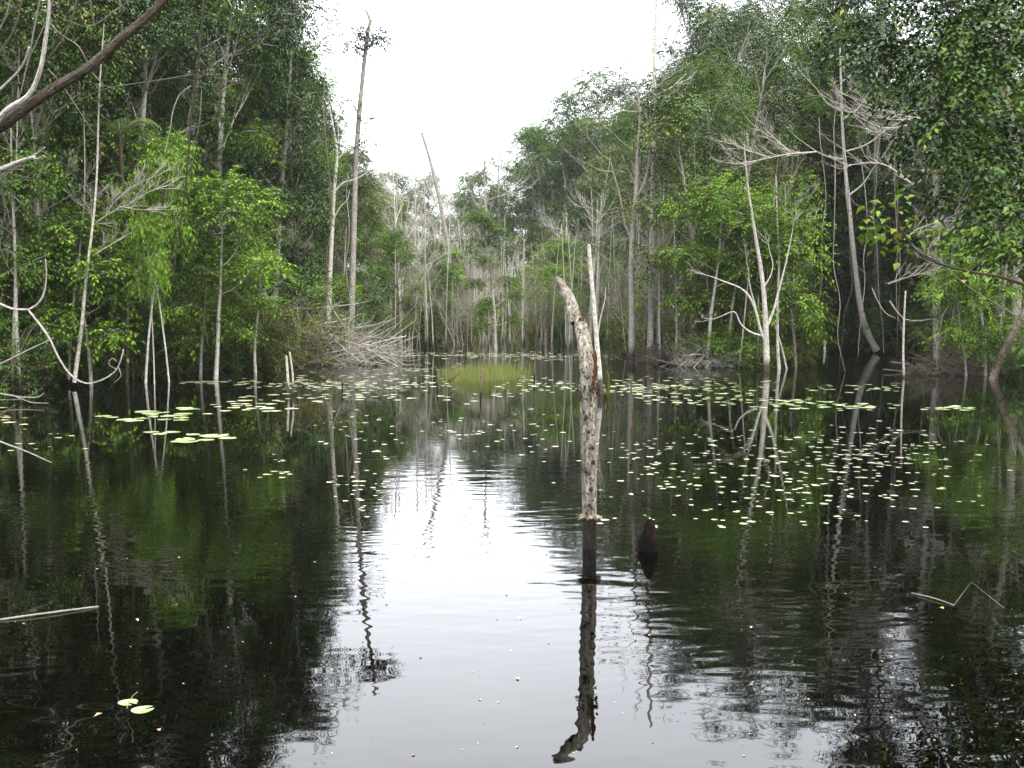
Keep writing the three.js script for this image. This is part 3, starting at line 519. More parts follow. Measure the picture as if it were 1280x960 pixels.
// skyline and bright crowns
const HAZ = 'tall spreading tree with flat dark crown on the misty ridge';
for (const [k, px, py, d, t, w] of [['umb1', 905, 10, 66, 1, 1], ['umb1', 862, 52, 72, 3, 1],  ['umb1', 940, -2, 60, 4, 1], ['umb2', 985, -8, 56, 1, 1]]) plantTop(k, 'spreading_tree', HAZ, 'tree', 'spreading trees on the misty ridge', px, py, d, t, w * .8);
for (const [k, px, py, d, t] of [['mid1', 690, 150, 104, 1], ['mid2', 722, 140, 100, 2], ['dark1', 745, 122, 96, 3], ['mid2', 660, 172, 108, 4], ['thin1', 630, 182, 108, 5], ['mid1', 590, 205, 110, 6], ['mid2', 545, 215, 112, 1], ['mid1', 510, 212, 112, 2], ['mid3', 785, 130, 92, 2], ['dark1', 815, 110, 84, 3], ['mid2', 772, 92, 92, 2]]) plantTop(k, 'ridge_tree', 'pale misty tree along the far valley skyline', 'tree', 'far skyline trees', px, py, d, t, 1.15);
for (const [px, py, d, t, w] of [[172, 150, 25.6, 0, .5], [207, 200, 26, 2, .42], [188, 262, 25.2, 4, .42]]) plantTop('lime1', 'lime_tree', 'young tree with vivid lime green drooping leaves on the left bank', 'tree', 'lime green young trees', px, py, d, t, w);
for (const [k, px, py, d, t, w] of [['lite1', 262, 215, 27.5, 1, 1], ['lite1', 318, 310, 30, 3, 1.2], ['lite2', 245, 290, 28, 5, 1.1], ['lite2', 110, 250, 25, 2, 1]]) plantTop(k, 'young_tree', 'young tree with large bright green leaves on the left bank', 'tree', 'young tree with large bright green leaves on the left bank', px, py, d, t, w);
plantTop('shrub4', 'olive_bush', 'rounded yellowish olive bush over the left bank brush', 'shrub', null, 352, 352, 33, 1, 1.1);
for (const [k, px, py, d, t] of [['lite1', 885, 225, 33, 1], ['lite1', 915, 240, 33.5, 2], ['lite2', 1000, 250, 33, 3], ['lite1', 1240, 285, 28.6, 4], ['lite2', 1215, 320, 28.4, 2]]) plantTop(k, 'young_tree', 'young tree with large bright green leaves on the right bank', 'tree', 'young tree with large bright green leaves on the right bank', px, py, d, t);
{ const l = at(795, 250, 60); plant('shrub4', 'round_bush', 'round olive crown hanging high among the bare trees', 'tree', null, l.x, l.z, 1.1, 0, .8, 0).scale.set(1.1, 1, 1.1); }
{ // palm with arching fronds
  const base = at(150, 200, 26); base.y = terr(base.x, base.z); const top = at(150, 166, 26), g = thing('palm', 'small palm with arching feather fronds among left bank trees', 'palm'), r = rng(331);
  const b = new B(); b.tube(smooth([V(base.x, base.y - .2, base.z), V(base.x + .1, (base.y + top.y) / 2, base.z), top], 12), .045, 7); mesh('trunk', b.geo(), M.dark, g);
  for (let k = 0; k < 6; k++) { const a = k * 1.05 + .1, f = new B(), len = .85 + r() * .3, p = [];
    for (let s = 0; s <= 10; s++) { const t = s / 10; p.push(V(top.x + Math.cos(a) * len * t, top.y + .85 * Math.sin(t * 2.3) * len * .5 - t * t * .3, top.z + Math.sin(a) * len * t)); }
    f.tube(p, taper(11, .014, .004), 4, [.12, .16, .05], { cap: false });
    for (let s = 1; s < 20; s++) { const t = s / 2, i = Math.min(9, t | 0), q = p[i].clone().lerp(p[i + 1], t - i), T = p[i + 1].clone().sub(p[i]).normalize(), S = V(-Math.sin(a), 0, Math.cos(a)); for (const e of [-1, 1]) { const dd = S.clone().multiplyScalar(e).addScaledVector(T, .6).add(V(0, -.45, 0)).normalize(), n = V(0, 1, 0).addScaledVector(dd, -dd.y).normalize(), kk = .8 + .4 * r(); f.leaf(q.x, q.y, q.z, dd, n, .32 * (1 - s / 30), .010, [.10 * kk, .15 * kk, .045 * kk]); } }
    mesh('frond', f.geo(), M.leafSoft, g); } }

{ // sprays of bare grey limbs
  const spray = (lab, d, m, seed, list) => { const g = thing('bare_branch', lab, 'branch'), r = rng(seed); for (const [l, w] of list) { const q = new B(); stick(q, l, d + (r() - .5), w, w * .35, 5, { n: 18, cap: false }); const n = l.length; for (let k = 1; k < n; k++) { const e = at(...l[k], d), f = at(...l[k - 1], d); for (let j = 0; j < 3; j++) twigs(q, r, f.clone().lerp(e, r()), e.clone().sub(f).normalize().add(V(r() - .5, r() - .4, r() - .5)), d * .022, d * .00032, 2); } mesh('limb', q.geo(), m, g); } };
  spray('tangle of bare grey limbs drooping across the right bank crowns', 27, M.dead, 321, [[[[1180, 150], [1130, 145], [1085, 130], [1040, 112]], 3], [[[1170, 140], [1120, 150], [1075, 140], [1035, 124]], 3], [[[1165, 148], [1110, 160], [1080, 150], [1050, 132]], 2.5], [[[1130, 172], [1100, 165], [1085, 155]], 2.5], [[[1140, 230], [1110, 208], [1090, 203], [1064, 206]], 3.5], [[[1020, 190], [985, 193], [950, 200], [925, 205]], 3.5], [[[990, 192], [970, 175], [955, 160]], 2.5], [[[965, 198], [940, 190], [915, 178]], 2.5]]);
  spray('pale fallen crown of bare branches in the left bank foliage', 24.8, M.dead, 322, [[[[115, 282], [140, 265], [165, 252], [190, 238], [215, 230]], 3.5], [[[130, 272], [145, 250], [168, 232], [200, 218]], 2.5], [[[118, 282], [112, 262], [116, 240]], 2.5], [[[150, 258], [175, 262], [200, 262]], 2], [[[115, 320], [140, 305], [165, 290]], 2]]);
  spray('grey leafless branches arching before the dark right bank hollow', 24, M.grey, 323, [[[[1130, 300], [1150, 285], [1190, 276], [1240, 282]], 2.5], [[[1175, 332], [1160, 318], [1168, 300], [1190, 290]], 2.5], [[[1110, 355], [1140, 345], [1165, 340]], 2], [[[1280, 240], [1250, 215], [1230, 200]], 3]]); }
// ---------------------------------------------------------------- things standing in or lying on the water
{ // the bent, peeling stump in the open water
  const g = thing('bent_snag', 'mottled dead trunk bent at its broken top standing in open water', 'dead trunk'), D = depthOf(685);
  const rows = [[737, 760, D], [737, 690, D], [737, 650, D], [737, 600, D], [736, 560, D + .01], [735, 520, D + .03], [735, 480, D + .06], [734, 455, D + .12], [731, 430, D + .25], [726, 408, D + .42], [723, 398, D + .5]];
  const wid = [21, 20, 20, 21, 22, 21.5, 23, 22.5, 21, 20, 13];
  const path = smooth(rows.map(p => at(...p)), 140), rad = path.map((_, k) => { const f = k / 140 * 10, i = Math.min(9, f | 0); return (wid[i] + (wid[i + 1] - wid[i]) * (f - i)) * .9 / 2 / FOC * D; });
  const edge = at(737, 648, D).y;
  const b = new B(), lower = k => path[k].y < edge + .02;
  const mark = (x, y, z, c) => { const n = fbm(x * 20, y * 14, z * 20, 4), m = fbm(x * 70 + 9, y * 16, z * 70, 3); if (m > .46) return [.12, .10, .085]; const k = .52 + .22 * n + .3 * m; return [k * .70, k * .68, k * .635]; };
  const cut = path.findIndex(p => p.y > edge);
  const wet = new B(); wet.tube(path.slice(0, cut + 2), rad.slice(0, cut + 2).map(v => v * .95), 22, [.022, .019, .013], { rough: .12, seed: 3, shade: (x, y, z, c) => { const n = fbm(x * 18, y * 10, z * 18, 3); return n > .2 ? [.06, .05, .022] : c; } }); mesh('wet_foot', wet.geo(), M.wet, g);
  b.tube(path.slice(cut), rad.slice(cut), 36, [1, 1, 1], { rough: .13, seed: 5, shade: mark, capCol: [.4, .28, .18] }); mesh('bark', b.geo(), M.pale, g);
  const up = smooth([at(719, 404, D + .50), at(717, 394, D + .56), at(714, 380, D + .68), at(707, 365, D + .84), at(701, 354, D + .94), at(696, 349, D + 1)], 24), u = new B();
  u.tube(up, up.map((_, k) => (k < 1 ? 5 : k < 4 ? 7 + k * .5 : k < 16 ? 8.8 - k * .13 : k < 18 ? 4.6 : 5.8 - (k - 18) * .35) / FOC * 8.6), 18, [1, 1, 1], { rough: .2, seed: 9, shade: mark, capCol: [.3, .24, .18] }); mesh('broken_top', u.geo(), M.pale, g);
  // ragged rim of loose bark over the wet foot
  const r = rng(340), c0 = path[cut];
  for (let k = 0; k < 15; k++) { const a = k / 15 * 6.283 + r() * .3, q = rad[cut] * (1.02 + .1 * r()), s = V(c0.x + Math.cos(a) * q, c0.y + (r() - .3) * .012, c0.z + Math.sin(a) * q), e = s.clone().add(V(Math.cos(a) * (.015 + .03 * r()), (r() - .5) * .012, Math.sin(a) * (.015 + .03 * r()))), f = new B(); f.tube([s.clone().add(V(-Math.cos(a) * .02, .01, -Math.sin(a) * .02)), s, e], [.02, .017, .006], 6, r() < .5 ? [.75, .72, .64] : [.3, .26, .2], { rough: .5, seed: k }); mesh('bark_flake', f.geo(), M.pale, g); }
  // rotten wound with torn brown wood
  for (const [x, y, dx, w, h] of [[743, 452, 0, 4.5, 13], [744, 466, 0, 4, 14], [741, 480, 0, 4, 10], [742, 462, 0, 6, 20], [725, 402, 0, 9, 5], [728, 407, 0, 5, 8]]) { const f = new B(); stick(f, [[x, y - h], [x + 2, y - h * .4], [x + 1, y + h * .4], [x - 2, y + h]], y < 420 ? D + .40 : D - .01, w, w * .4, 8, { rough: .6, seed: x, col: [.34, .17, .10] }); mesh('rotten_wood', f.geo(), M.grey, g); }
  { const f = new B(); for (let k = 0; k < 46; k++) { const a = r() * 6.283, yy = at(735, 478 + r() * 20, D).y, q = .076 + r() * .014, cx = at(735, 488, D).x; f.tube([V(cx + Math.cos(a) * q * .9, yy, -D - .05 + Math.sin(a) * q * .9), V(cx + Math.cos(a) * (q + .008), yy - .02, -D - .05 + Math.sin(a) * (q + .008))], [.010, .004], 4, r() < .5 ? [.16, .10, .06] : [.3, .27, .2], {}); } mesh('moss_ring', f.geo(), M.grey, g); }
  for (const [x, y] of [[739, 612], [736, 540], [741, 560], [732, 590], [742, 578], [733, 522], [737, 632]]) { const f = new B(), p = at(x, y, D - .075); f.tube([p.clone().add(V(0, 0, -.02)), p, p.clone().add(V(0, -.004, .012))], [.016, .013, .005], 7, [.14, .11, .085], { rough: .4, seed: x }); mesh('bark_knot', f.geo(), M.grey, g); }
}
{ // small conical stump
  const D = depthOf(687), p = at(810, 687, D), f = new B(), g = thing('small_stump', 'small pointed reddish brown stump beside the bent mottled trunk', 'stump');
  f.tube([V(p.x, -.25, p.z), V(p.x, 0, p.z), V(p.x, .06, p.z), V(p.x + .005, .12, p.z), V(p.x + .012, .17, p.z), V(p.x + .014, .215, p.z), V(p.x + .012, .235, p.z)], [.075, .071, .069, .062, .047, .027, .012], 22, [1, 1, 1], { rough: .6, seed: 12, shade: (x, y, z) => { const n = fbm(x * 22, y * 22, z * 22, 3); return y < .1 + n * .05 ? [.018, .015, .013] : n > .12 ? [.085, .05, .036] : n > -.1 ? [.042, .027, .021] : [.02, .015, .013]; } }); mesh('stump_wood', f.geo(), M.grey, g);
  const q = new B(); stick(q, [[800, 692], [797, 672], [795, 662]], D + .03, 3, 2, 5, { col: [.12, .1, .09] }); mesh('splinter', q.geo(), M.grey, g); }
{ const d = depthOf(492), b = new B(), g = thing('dead_pole', 'smooth pale leaning dead pole rising behind the bent mottled trunk', 'dead pole'); stick(b, [[753, 520], [751, 488], [747, 440], [743, 390], [739, 345], [736, 306]], d, 11, 6.5, 9, { n: 24, shade: wetFoot(.3) }); mesh('trunk', b.geo(), M.pale, g);
  const f = new B(); stick(f, [[747, 420], [750, 400], [756, 375], [757, 360]], d, 3, 1.4, 5); mesh('branch', f.geo(), M.pale, g); }
{ const d = depthOf(492), b = new B(); stick(b, [[760, 505], [760, 488], [760, 474], [759, 466]], d, 9, 5, 8, { rough: .4, col: [.3, .26, .08] }); tag(mesh('mossy_stub', b.geo(), M.grey), 'short mossy yellowish stub beside the pale leaning pole', 'stump'); }
{ const b = new B(); stick(b, [[566, 436], [562, 330], [556, 285], [546, 235], [536, 195], [527, 166]], 58, 9, 5, 7, { n: 24 }); tag(mesh('dead_pole', b.geo(), M.grey), 'tall dark branchless pole leaning left above the inlet trees', 'dead pole'); }
for (const [l, py, w, lab] of [[[[601, 520], [601, 480], [602, 452]], 500, 4, 'short bare stick in the water before the sedge'], [[[546, 505], [547, 480], [548, 463]], 490, 3, 'thin short stick left of the sedge patch'], [[[428, 505], [428, 485], [427, 470]], 490, 3, 'short dark stick among the lily pads before the brush heap'], [[[789, 540], [788, 500], [790, 470]], 560, 4, 'dark short post among small lily pads'], [[[668, 490], [668, 465], [669, 440]], 478, 3, 'thin stick right of the sedge patch'], [[[358, 510], [360, 480], [358, 445]], 492, 6, 'broken pale stub before the brush heap'], [[[365, 508], [366, 470], [362, 440]], 492, 4, 'thin pale stub before the brush heap']]) { const d = depthOf(py), b = new B(); stick(b, l, d, w, w * .7, 6, { shade: wetFoot(.2) }); tag(mesh('standing_stick', b.geo(), w === 6 || lab.includes('pale') ? M.pale : M.brown), lab, 'stick'); }
{ const d = depthOf(486), b = new B(); stick(b, [[578, 492], [568, 483], [561, 478], [575, 466]], d, 3, 2, 5, { col: [.5, .45, .4] }); tag(mesh('bent_stick', b.geo(), M.brown), 'dark bent stick poking from the water by the sedge', 'stick'); }
{ const d = depthOf(555), b = new B(); stick(b, [[720, 538], [723, 548], [725, 556], [722, 570]], d, 3, 2, 5); tag(mesh('bent_stick', b.geo(), M.dark), 'dark crooked twig in the water left of the bent mottled trunk', 'stick'); }
{ // floating twigs
  for (const [a, c, lab] of [[[-20, 778], [122, 759], 'straight pale twig floating on dark water by itself'], [[1192, 757], [1140, 742], 'thin crooked twig floating before the right bank']]) { const p = onWater(...a), q = onWater(...c), b = new B(), m = p.clone().lerp(q, .5).add(V(.01, .012, .02)); p.y = q.y = .004; b.tube(smooth([p, m, q], 12), a[0] < 0 ? .0055 : .003, 6, [1, 1, 1], {}); tag(mesh('floating_twig', b.geo(), M.pale), lab, 'twig'); }
  const b = new B(), p = onWater(1214, 733), q = onWater(1192, 757), s = onWater(1255, 760); p.y = .03; q.y = s.y = 0; b.tube([q, p, s], .0028, 6, [.45, .42, .38]); tag(mesh('bent_twig', b.geo(), M.pale), 'bent twig arching out of the water before the right bank', 'twig'); }

// heaps of dead brush
function heap(name, lab, px, py, d, w, h, n, mat, seed) {
  const r = rng(seed), o = at(px, py, d); o.y = 0; const g = thing(name, lab, 'brush heap', o);
  for (let k = 0; k < n; k++) { const b = new B(), a = r() * 6.28, L = w * (.35 + .5 * r()), q = Math.pow(r(), .7) * w * .5, el = (r() - .35) * 1.1, u = 1 - q / w * 1.6;
    const c = V(Math.cos(a) * q, h * u * r() * .8, Math.sin(a) * q * .6), dir = V(Math.cos(a * 3 + k), Math.sin(el), Math.sin(a * 5 + k) * .6).normalize();
    b.tube(wander(r, c.addScaledVector(dir, -L / 2), dir, L, 5, .3), taper(6, .014 + .022 * r(), .006), 5, Array(3).fill(.7 + .5 * r()), { cap: false }); mesh('stick', b.geo(), mat, g); }
  const t = new B(); for (let k = 0; k < n * 9; k++) { const a = r() * 6.28, q = Math.pow(r(), .6) * w * .58, u = Math.max(.1, 1 - q / w * 1.5); t.tube(wander(r, V(Math.cos(a) * q, h * u * r(), Math.sin(a) * q * .7), V(r() - .5, r() * .7 - .2, r() - .5), .35 + .7 * r(), 3, .6), [.006, .005, .004, .002], 3, Array(3).fill(.6 + .6 * r()), { cap: false }); }
  tag(mesh('fine_twigs', t.geo(), mat, g), null, null, null, 'stuff'); return g; }
heap('brush_heap', 'large heap of grey dead branches spilling from the left bank', 412, 440, 35, 4.4, 2.1, 95, M.dead, 351);
heap('brush_heap', 'low rounded heap of fine grey brush by the right bank point', 893, 450, 33.2, 2.6, .7, 40, M.dead, 352);
heap('brush_heap', 'brownish heap of dry brush below the straight pale trunk', 838, 448, 35.5, 2.4, .9, 40, M.brown, 353);
heap('brush_heap', 'small heap of dark roots and brush at the cove edge', 1190, 455, 29.4, 2.2, .8, 40, M.brown, 354);

// sedge patch (nobody could count the blades)
{ const r = rng(361), b = new B(), d = V(), n = V();
  for (let k = 0; k < 1500; k++) { const u = r() + r() - 1, v = r() + r() - 1, p = onWater(605 + u * 62, 472 + v * 10 - u * 2), L = .16 + .30 * r(); d.set((r() - .5) * .35, 1, (r() - .5) * .35).normalize(); n.set(r() - .5, 0, r() - .5).addScaledVector(d, 0).normalize(); n.addScaledVector(d, -n.dot(d)).normalize(); const t = r(), c = mixc([.10, .15, .03], [.20, .15, .05], t * t); b.leaf(p.x, -.02, p.z, d, n, L, .006, c); }
  tag(mesh('sedge', b.geo(), M.leafSoft), 'patch of yellowish green sedge growing out of the shallow water', 'sedge', null, 'stuff'); }
// undergrowth on the banks (nobody could count it)
{ const r = rng(362), tb = new B(); for (let k = 0; k < 26; k++) { const a = r() * 6.28, el = .5 + r() * .7, d = V(Math.cos(a) * Math.cos(el), Math.sin(el), Math.sin(a) * Math.cos(el)), n = V(0, 1, 0).addScaledVector(d, -d.y).normalize(), t = .7 + .6 * r(); tb.leaf(0, 0, 0, d, n, .3 + .35 * r(), .028, [.8 * t, t, .8 * t]); } for (let k = 0; k < 6; k++) clump(tb, r, V((r() - .5) * .5, .12 + r() * .25, (r() - .5) * .5), .16, 10, .1, [[.8, 1, .8]], { sere: 0 });
  const spots = []; for (let k = 0; k < 9000 && spots.length < 1500; k++) { const x = -16 + 36 * r(), d = 20 + 32 * r(), s = shoreDist(x, d), a = r(), b = r(), c = r(); if (s > .02 && s < 5 && r() < 1.1 - s * .18) spots.push([x, -d, a, b, c]); }
  const im = new THREE.InstancedMesh(tb.geo(), M.leafSoft, spots.length), m = new THREE.Matrix4(), q = new THREE.Quaternion(), col = new THREE.Color();
  spots.forEach(([x, z, a, b, c], k) => { const s = .6 + .9 * b; m.compose(V(x, terr(x, z) - .02, z), q.setFromAxisAngle(V(0, 1, 0), a * 6.28), V(s, s, s)); im.setMatrixAt(k, m); const p = c < .35 ? [.10, .075, .04] : c < .7 ? [.045, .085, .022] : [.07, .13, .03]; im.setColorAt(k, col.setRGB(...p)); });
  im.name = 'undergrowth'; finish(im); scene.add(im); tag(im, 'low ferns and seedlings covering the forest floor of both banks', 'undergrowth', null, 'stuff'); }

// ---------------------------------------------------------------- lily pads
{ const r = rng(371);
  function padGeo(seed) { const q = rng(seed), b = new B(), n = 16, gap = .16 + .1 * q(), ph = q() * 6.28, tint = [.9 + .2 * q(), 1, .9 + .15 * q()];
    b.v(0, .004, 0, 0, 1, 0, .5, .5, tint);
    for (let k = 0; k <= n; k++) { const a = gap + (6.283 - 2 * gap) * k / n, w = 1 + .06 * Math.sin(a * 3 + ph) + .04 * (q() - .5), c = .88 + .22 * q(); b.v(Math.cos(a) * w, .003 + .010 * Math.max(0, Math.sin(a * 2 + ph)) * q() + .002 * q(), Math.sin(a) * w * .93, Math.cos(a) * -.06, 1, Math.sin(a) * -.06, 0, 0, tint.map(v => v * c)); }
    for (let k = 0; k < n; k++) b.i.push(0, k + 2, k + 1);
    const g = b.geo(); return g; }
  const geos = [1, 2, 3, 4, 5, 6].map(padGeo), cols = [[.15, .19, .07], [.22, .25, .12], [.27, .27, .16], [.12, .165, .055], [.28, .25, .13], [.24, .25, .17]];
  const mats = cols.map(c => { const m = M.pad.clone(); m.color.setRGB(...c); return m; });
  const A = 'floating by the left bank', zones = [           // x, y, half width, half height (photograph), count, radius in metres, which
    [192, 521, 46, 7, 30, .27, 'large green lily pad in the tight raft off the left bank'], [215, 542, 32, 2, 8, .25, 'large green lily pad in the short row off the left bank'], [262, 549, 20, 3, 6, .24, 'large green lily pad in the small group off the left bank'],
    [310, 508, 36, 7, 30, .2, 'lily pad in the loose raft below the left brush'], [255, 478, 40, 2, 14, .15, 'pale lily pad in the thin line along the left bank'], [335, 480, 50, 4, 46, .14, 'lily pad among the many before the brush heap'], [420, 480, 70, 9, 120, .13, 'lily pad among the many before the brush heap'],
    [395, 497, 90, 4, 34, .14, 'lily pad among the many before the brush heap'], [505, 478, 46, 8, 70, .12, 'lily pad among the many before the brush heap'], [540, 460, 50, 6, 40, .13, 'lily pad scattered round the sedge patch'], [590, 497, 50, 7, 14, .12, 'lily pad scattered round the sedge patch'],
    [610, 444, 60, 3, 110, .15, 'pale lily pad in the dense mat behind the sedge'], [700, 445, 60, 4, 120, .15, 'pale lily pad in the dense mat behind the sedge'], [520, 443, 34, 2, 30, .15, 'pale lily pad in the dense mat behind the sedge'],
    [690, 480, 50, 9, 80, .11, 'lily pad in the raft beside the pale leaning pole'], [800, 484, 50, 6, 80, .12, 'lily pad in the raft right of the pale leaning pole'], [850, 481, 90, 10, 120, .12, 'lily pad in the raft right of the pale leaning pole'], [880, 500, 70, 5, 60, .11, 'lily pad in the raft right of the pale leaning pole'],
    [430, 545, 60, 40, 40, .06, 'small lily pad scattered left of the sky reflection'], [450, 605, 36, 24, 46, .045, 'small lily pad scattered left of the sky reflection'], [350, 592, 36, 4, 12, .06, 'small lily pad in the sparse row off the left bank'], [620, 545, 80, 24, 54, .065, 'small lily pad scattered before the sedge patch'],
    [850, 560, 100, 22, 80, .06, 'small lily pad scattered behind the pointed stump'], [800, 600, 70, 40, 44, .045, 'small lily pad scattered behind the pointed stump'], [1070, 560, 90, 22, 120, .07, 'small lily pad in the wide scatter before the right bank'], [1000, 590, 120, 26, 120, .055, 'small lily pad in the wide scatter before the right bank'], [1120, 600, 110, 40, 80, .05, 'small lily pad in the wide scatter before the right bank'], [960, 630, 110, 24, 44, .045, 'small lily pad in the wide scatter before the right bank'],
    [1000, 503, 40, 3, 34, .14, 'green lily pad in the thin streak before the cove'], [1080, 508, 36, 4, 34, .15, 'green lily pad in the thin streak before the cove'], [970, 511, 30, 3, 14, .14, 'green lily pad in the thin streak before the cove'], [1190, 510, 34, 2, 22, .14, 'green lily pad in the streak before the right bank roots'], [1060, 485, 50, 3, 30, .13, 'green lily pad in the thin streak before the cove'],
    [8, 522, 22, 10, 10, .14, 'lily pad under the broken twigs at the left bank'], [60, 545, 60, 20, 14, .06, 'lily pad under the broken twigs at the left bank']];
  const all = [];
  for (const [zx, zy, hw, hh, n, rad, lab] of zones) for (let k = 0; k < n; k++) {
    const u = (r() + r() + r() - 1.5) * 1.35, v = (r() + r() + r() - 1.5) * 1.35, p = onWater(zx + u * hw, Math.max(437, zy + v * hh)), s = rad * (.3 + .6 * r() * r() + .2 * r()), t = r(), c = r() * 6 | 0, q = r() * 6 | 0;
    const dark = lab.startsWith('large') || lab.startsWith('green') ? [0, 1, 3][c % 3] : c;
    if (all.some(o => Math.hypot(o.p.x - p.x, o.p.z - p.z) < (o.s + s) * .72) || shoreDist(p.x, -p.z) > -.1) continue;
    all.push({ p, s, t, c: dark, q, lab, big: s / -p.z / -p.z * 1.8 * s }); }
  for (const [x, y, s] of [[160, 879, .045], [178, 888, .05]]) all.push({ p: onWater(x, y), s, t: r(), c: 0, q: r() * 6 | 0, lab: 'one of two pale lily pads floating together on near dark water', big: 9 });
  all.sort((a, b) => b.big - a.big);
  const m4 = new THREE.Matrix4(), Q = new THREE.Quaternion(), lo = all.slice(300), im = new THREE.InstancedMesh(geos[1], M.pad, lo.length);
  all.slice(0, 300).forEach(o => { const m = mesh('lily_pad', geos[o.q], mats[o.c]); m.position.set(o.p.x, .003, o.p.z); m.rotation.y = o.t * 6.28; m.scale.set(o.s, Math.min(1, o.s * 6), o.s); tag(m, o.lab, 'lily pad', o.lab); });
  const cc = new THREE.Color(); lo.forEach((o, k) => { im.setMatrixAt(k, m4.compose(V(o.p.x, .003, o.p.z), Q.setFromAxisAngle(V(0, 1, 0), o.t * 6.28), V(o.s, Math.min(1, o.s * 6), o.s))); im.setColorAt(k, cc.setRGB(...cols[o.c])); });
  im.name = 'small_lily_pads'; finish(im); scene.add(im); tag(im, 'countless small lily pads floating far out on the water', 'lily pads', null, 'stuff');
  const bit = new B(); bit.leaf(-.5, 0, 0, V(1, 0, 0), V(0, 1, 0), 1, .3, [1, 1, 1]); const lit = new THREE.InstancedMesh(bit.geo(), M.dry, 260);
  for (let k = 0; k < 260; k++) { let p; do { p = onWater(1280 * r(), 500 + 450 * Math.pow(r(), 1.4)); } while (shoreDist(p.x, -p.z) > -.3); const s = .008 + .022 * r() * r(); lit.setMatrixAt(k, m4.compose(V(p.x, .002, p.z), Q.setFromAxisAngle(V(0, 1, 0), r() * 6.28), V(s, s, s))); lit.setColorAt(k, cc.setRGB(...[[.2, .13, .06], [.3, .27, .18], [.12, .1, .05]][k % 3])); }
  lit.name = 'floating_litter'; finish(lit); scene.add(lit); tag(lit, 'tiny bits of leaf litter floating on the water', 'litter', null, 'stuff');
  // fallen leaves
  const leafAt = (x, y, L, c, lab) => { const b = new B(), p = onWater(x, y), a = r() * 6.28; b.leaf(p.x, .006, p.z, V(Math.cos(a), 0, Math.sin(a)), V(0, 1, 0), L, L * .28, c); tag(mesh('fallen_leaf', b.geo(), M.pad), lab, 'leaf'); };
  leafAt(1180, 762, .05, [.5, .32, .04], 'yellow fallen leaf floating on dark water by the thin crooked twig'); leafAt(200, 915, .035, [.42, .16, .08], 'reddish fallen leaf floating near the two pale pads'); leafAt(938, 786, .04, [.4, .2, .09], 'brown fallen leaf floating right of the pointed stump'); leafAt(650, 772, .04, [.4, .42, .2], 'pale green leaf adrift on the sky reflection'); leafAt(648, 850, .03, [.4, .42, .3], 'tiny pale leaf adrift on the sky reflection'); leafAt(170, 775, .03, [.5, .48, .4], 'tiny whitish leaf floating by the straight pale twig'); leafAt(128, 893, .04, [.3, .15, .05], 'brown sunken leaf by the two pale pads');
  const st = new B(), p0 = onWater(158, 886), p1 = onWater(172, 868); p1.y = .012; st.tube(smooth([p0, p0.clone().lerp(p1, .5).add(V(0, .015, 0)), p1], 8), .002, 5, [.12, .16, .05]); tag(mesh('water_weed', st.geo(), M.leafSoft), 'green weed stem poking up beside the two pale pads', 'weed'); }

// ---------------------------------------------------------------- branches close to the camera
{ const d = 4.6, g = thing('overhanging_branch', 'thick dark bare bough arching overhead with glossy white offshoots', 'branch');
  const put = (n, l, w0, w1, m, dd = d) => { const b = new B(); stick(b, l, dd, w0, w1, 9, { n: 26, rough: .16 }); mesh(n, b.geo(), m, g); };
  put('bough', [[-260, 330], [-120, 240], [-30, 178], [0, 158], [32, 135], [75, 106], [112, 84], [150, 50], [180, 25], [205, 0], [235, -40]], 24, 13, M.dark);
  put('limb', [[-10, 160], [8, 138], [36, 119], [50, 88], [57, 50], [61, 20], [62, -25]], 12, 5, M.wet, d - .05); put('limb', [[-30, 140], [0, 112], [28, 82], [36, 60]], 5, 3, M.wet, d + .05);
  for (const [l, w] of [[[[98, -10], [90, 25], [78, 50], [55, 80]], 3.5], [[[-5, 45], [8, 18], [14, -8]], 3], [[[30, -10], [18, 35], [0, 65], [-20, 90]], 3.5], [[[112, -10], [115, 18], [119, 34]], 4.5], [[[172, -8], [140, 16], [112, 33], [85, 26], [63, 16]], 2.5], [[[60, 26], [75, 42], [98, 58], [110, 80]], 2.6], [[[52, -10], [44, 30], [36, 70], [24, 120], [6, 150]], 3], [[[70, -10], [56, 30], [38, 70], [30, 95]], 2.5], [[[150, -10], [150, 15]], 3], [[[60, 85], [80, 110], [100, 140], [119, 170]], 2], [[[115, 90], [130, 106], [145, 112]], 2]]) put('twig', l, w, w * .55, w > 3 ? M.brown : M.grey); }
{ const d = 4.4, b = new B(), g = thing('broken_branch', 'short pale broken branch end below the thick bough', 'branch'); stick(b, [[-60, 238], [0, 212], [25, 202], [42, 196]], d, 11, 6, 9); mesh('branch', b.geo(), M.wet, g); const f = new B(); stick(f, [[38, 198], [47, 191], [55, 185]], d, 4, 1.5, 6); stick(f, [[38, 199], [48, 198], [54, 195]], d, 3, 1.5, 6); mesh('splinter', f.geo(), M.pale, g); }
{ const d = 6.5, g = thing('hanging_vine', 'long thin dark vine hanging down before the left bank', 'vine'); const b = new B(); stick(b, [[257, -30], [254, 10], [250, 60], [243, 110], [237, 170], [230, 250], [222, 300], [216, 352]], d, 4.5, 2.4, 6, { n: 40 }); mesh('strand', b.geo(), M.dark, g);
  const f = new B(); stick(f, [[241, 93], [200, 100], [165, 105], [135, 110], [105, 122]], d, 2, 1, 5); mesh('side_twig', f.geo(), M.grey, g); const h = new B(); stick(h, [[239, 107], [225, 118], [216, 140], [213, 160], [206, 190]], d, 2.2, 1.5, 5); mesh('side_twig', h.geo(), M.pale, g); const k = new B(); stick(k, [[216, 352], [213, 330], [219, 300]], d, 1.5, 1, 4); mesh('side_twig', k.geo(), M.dark, g); }
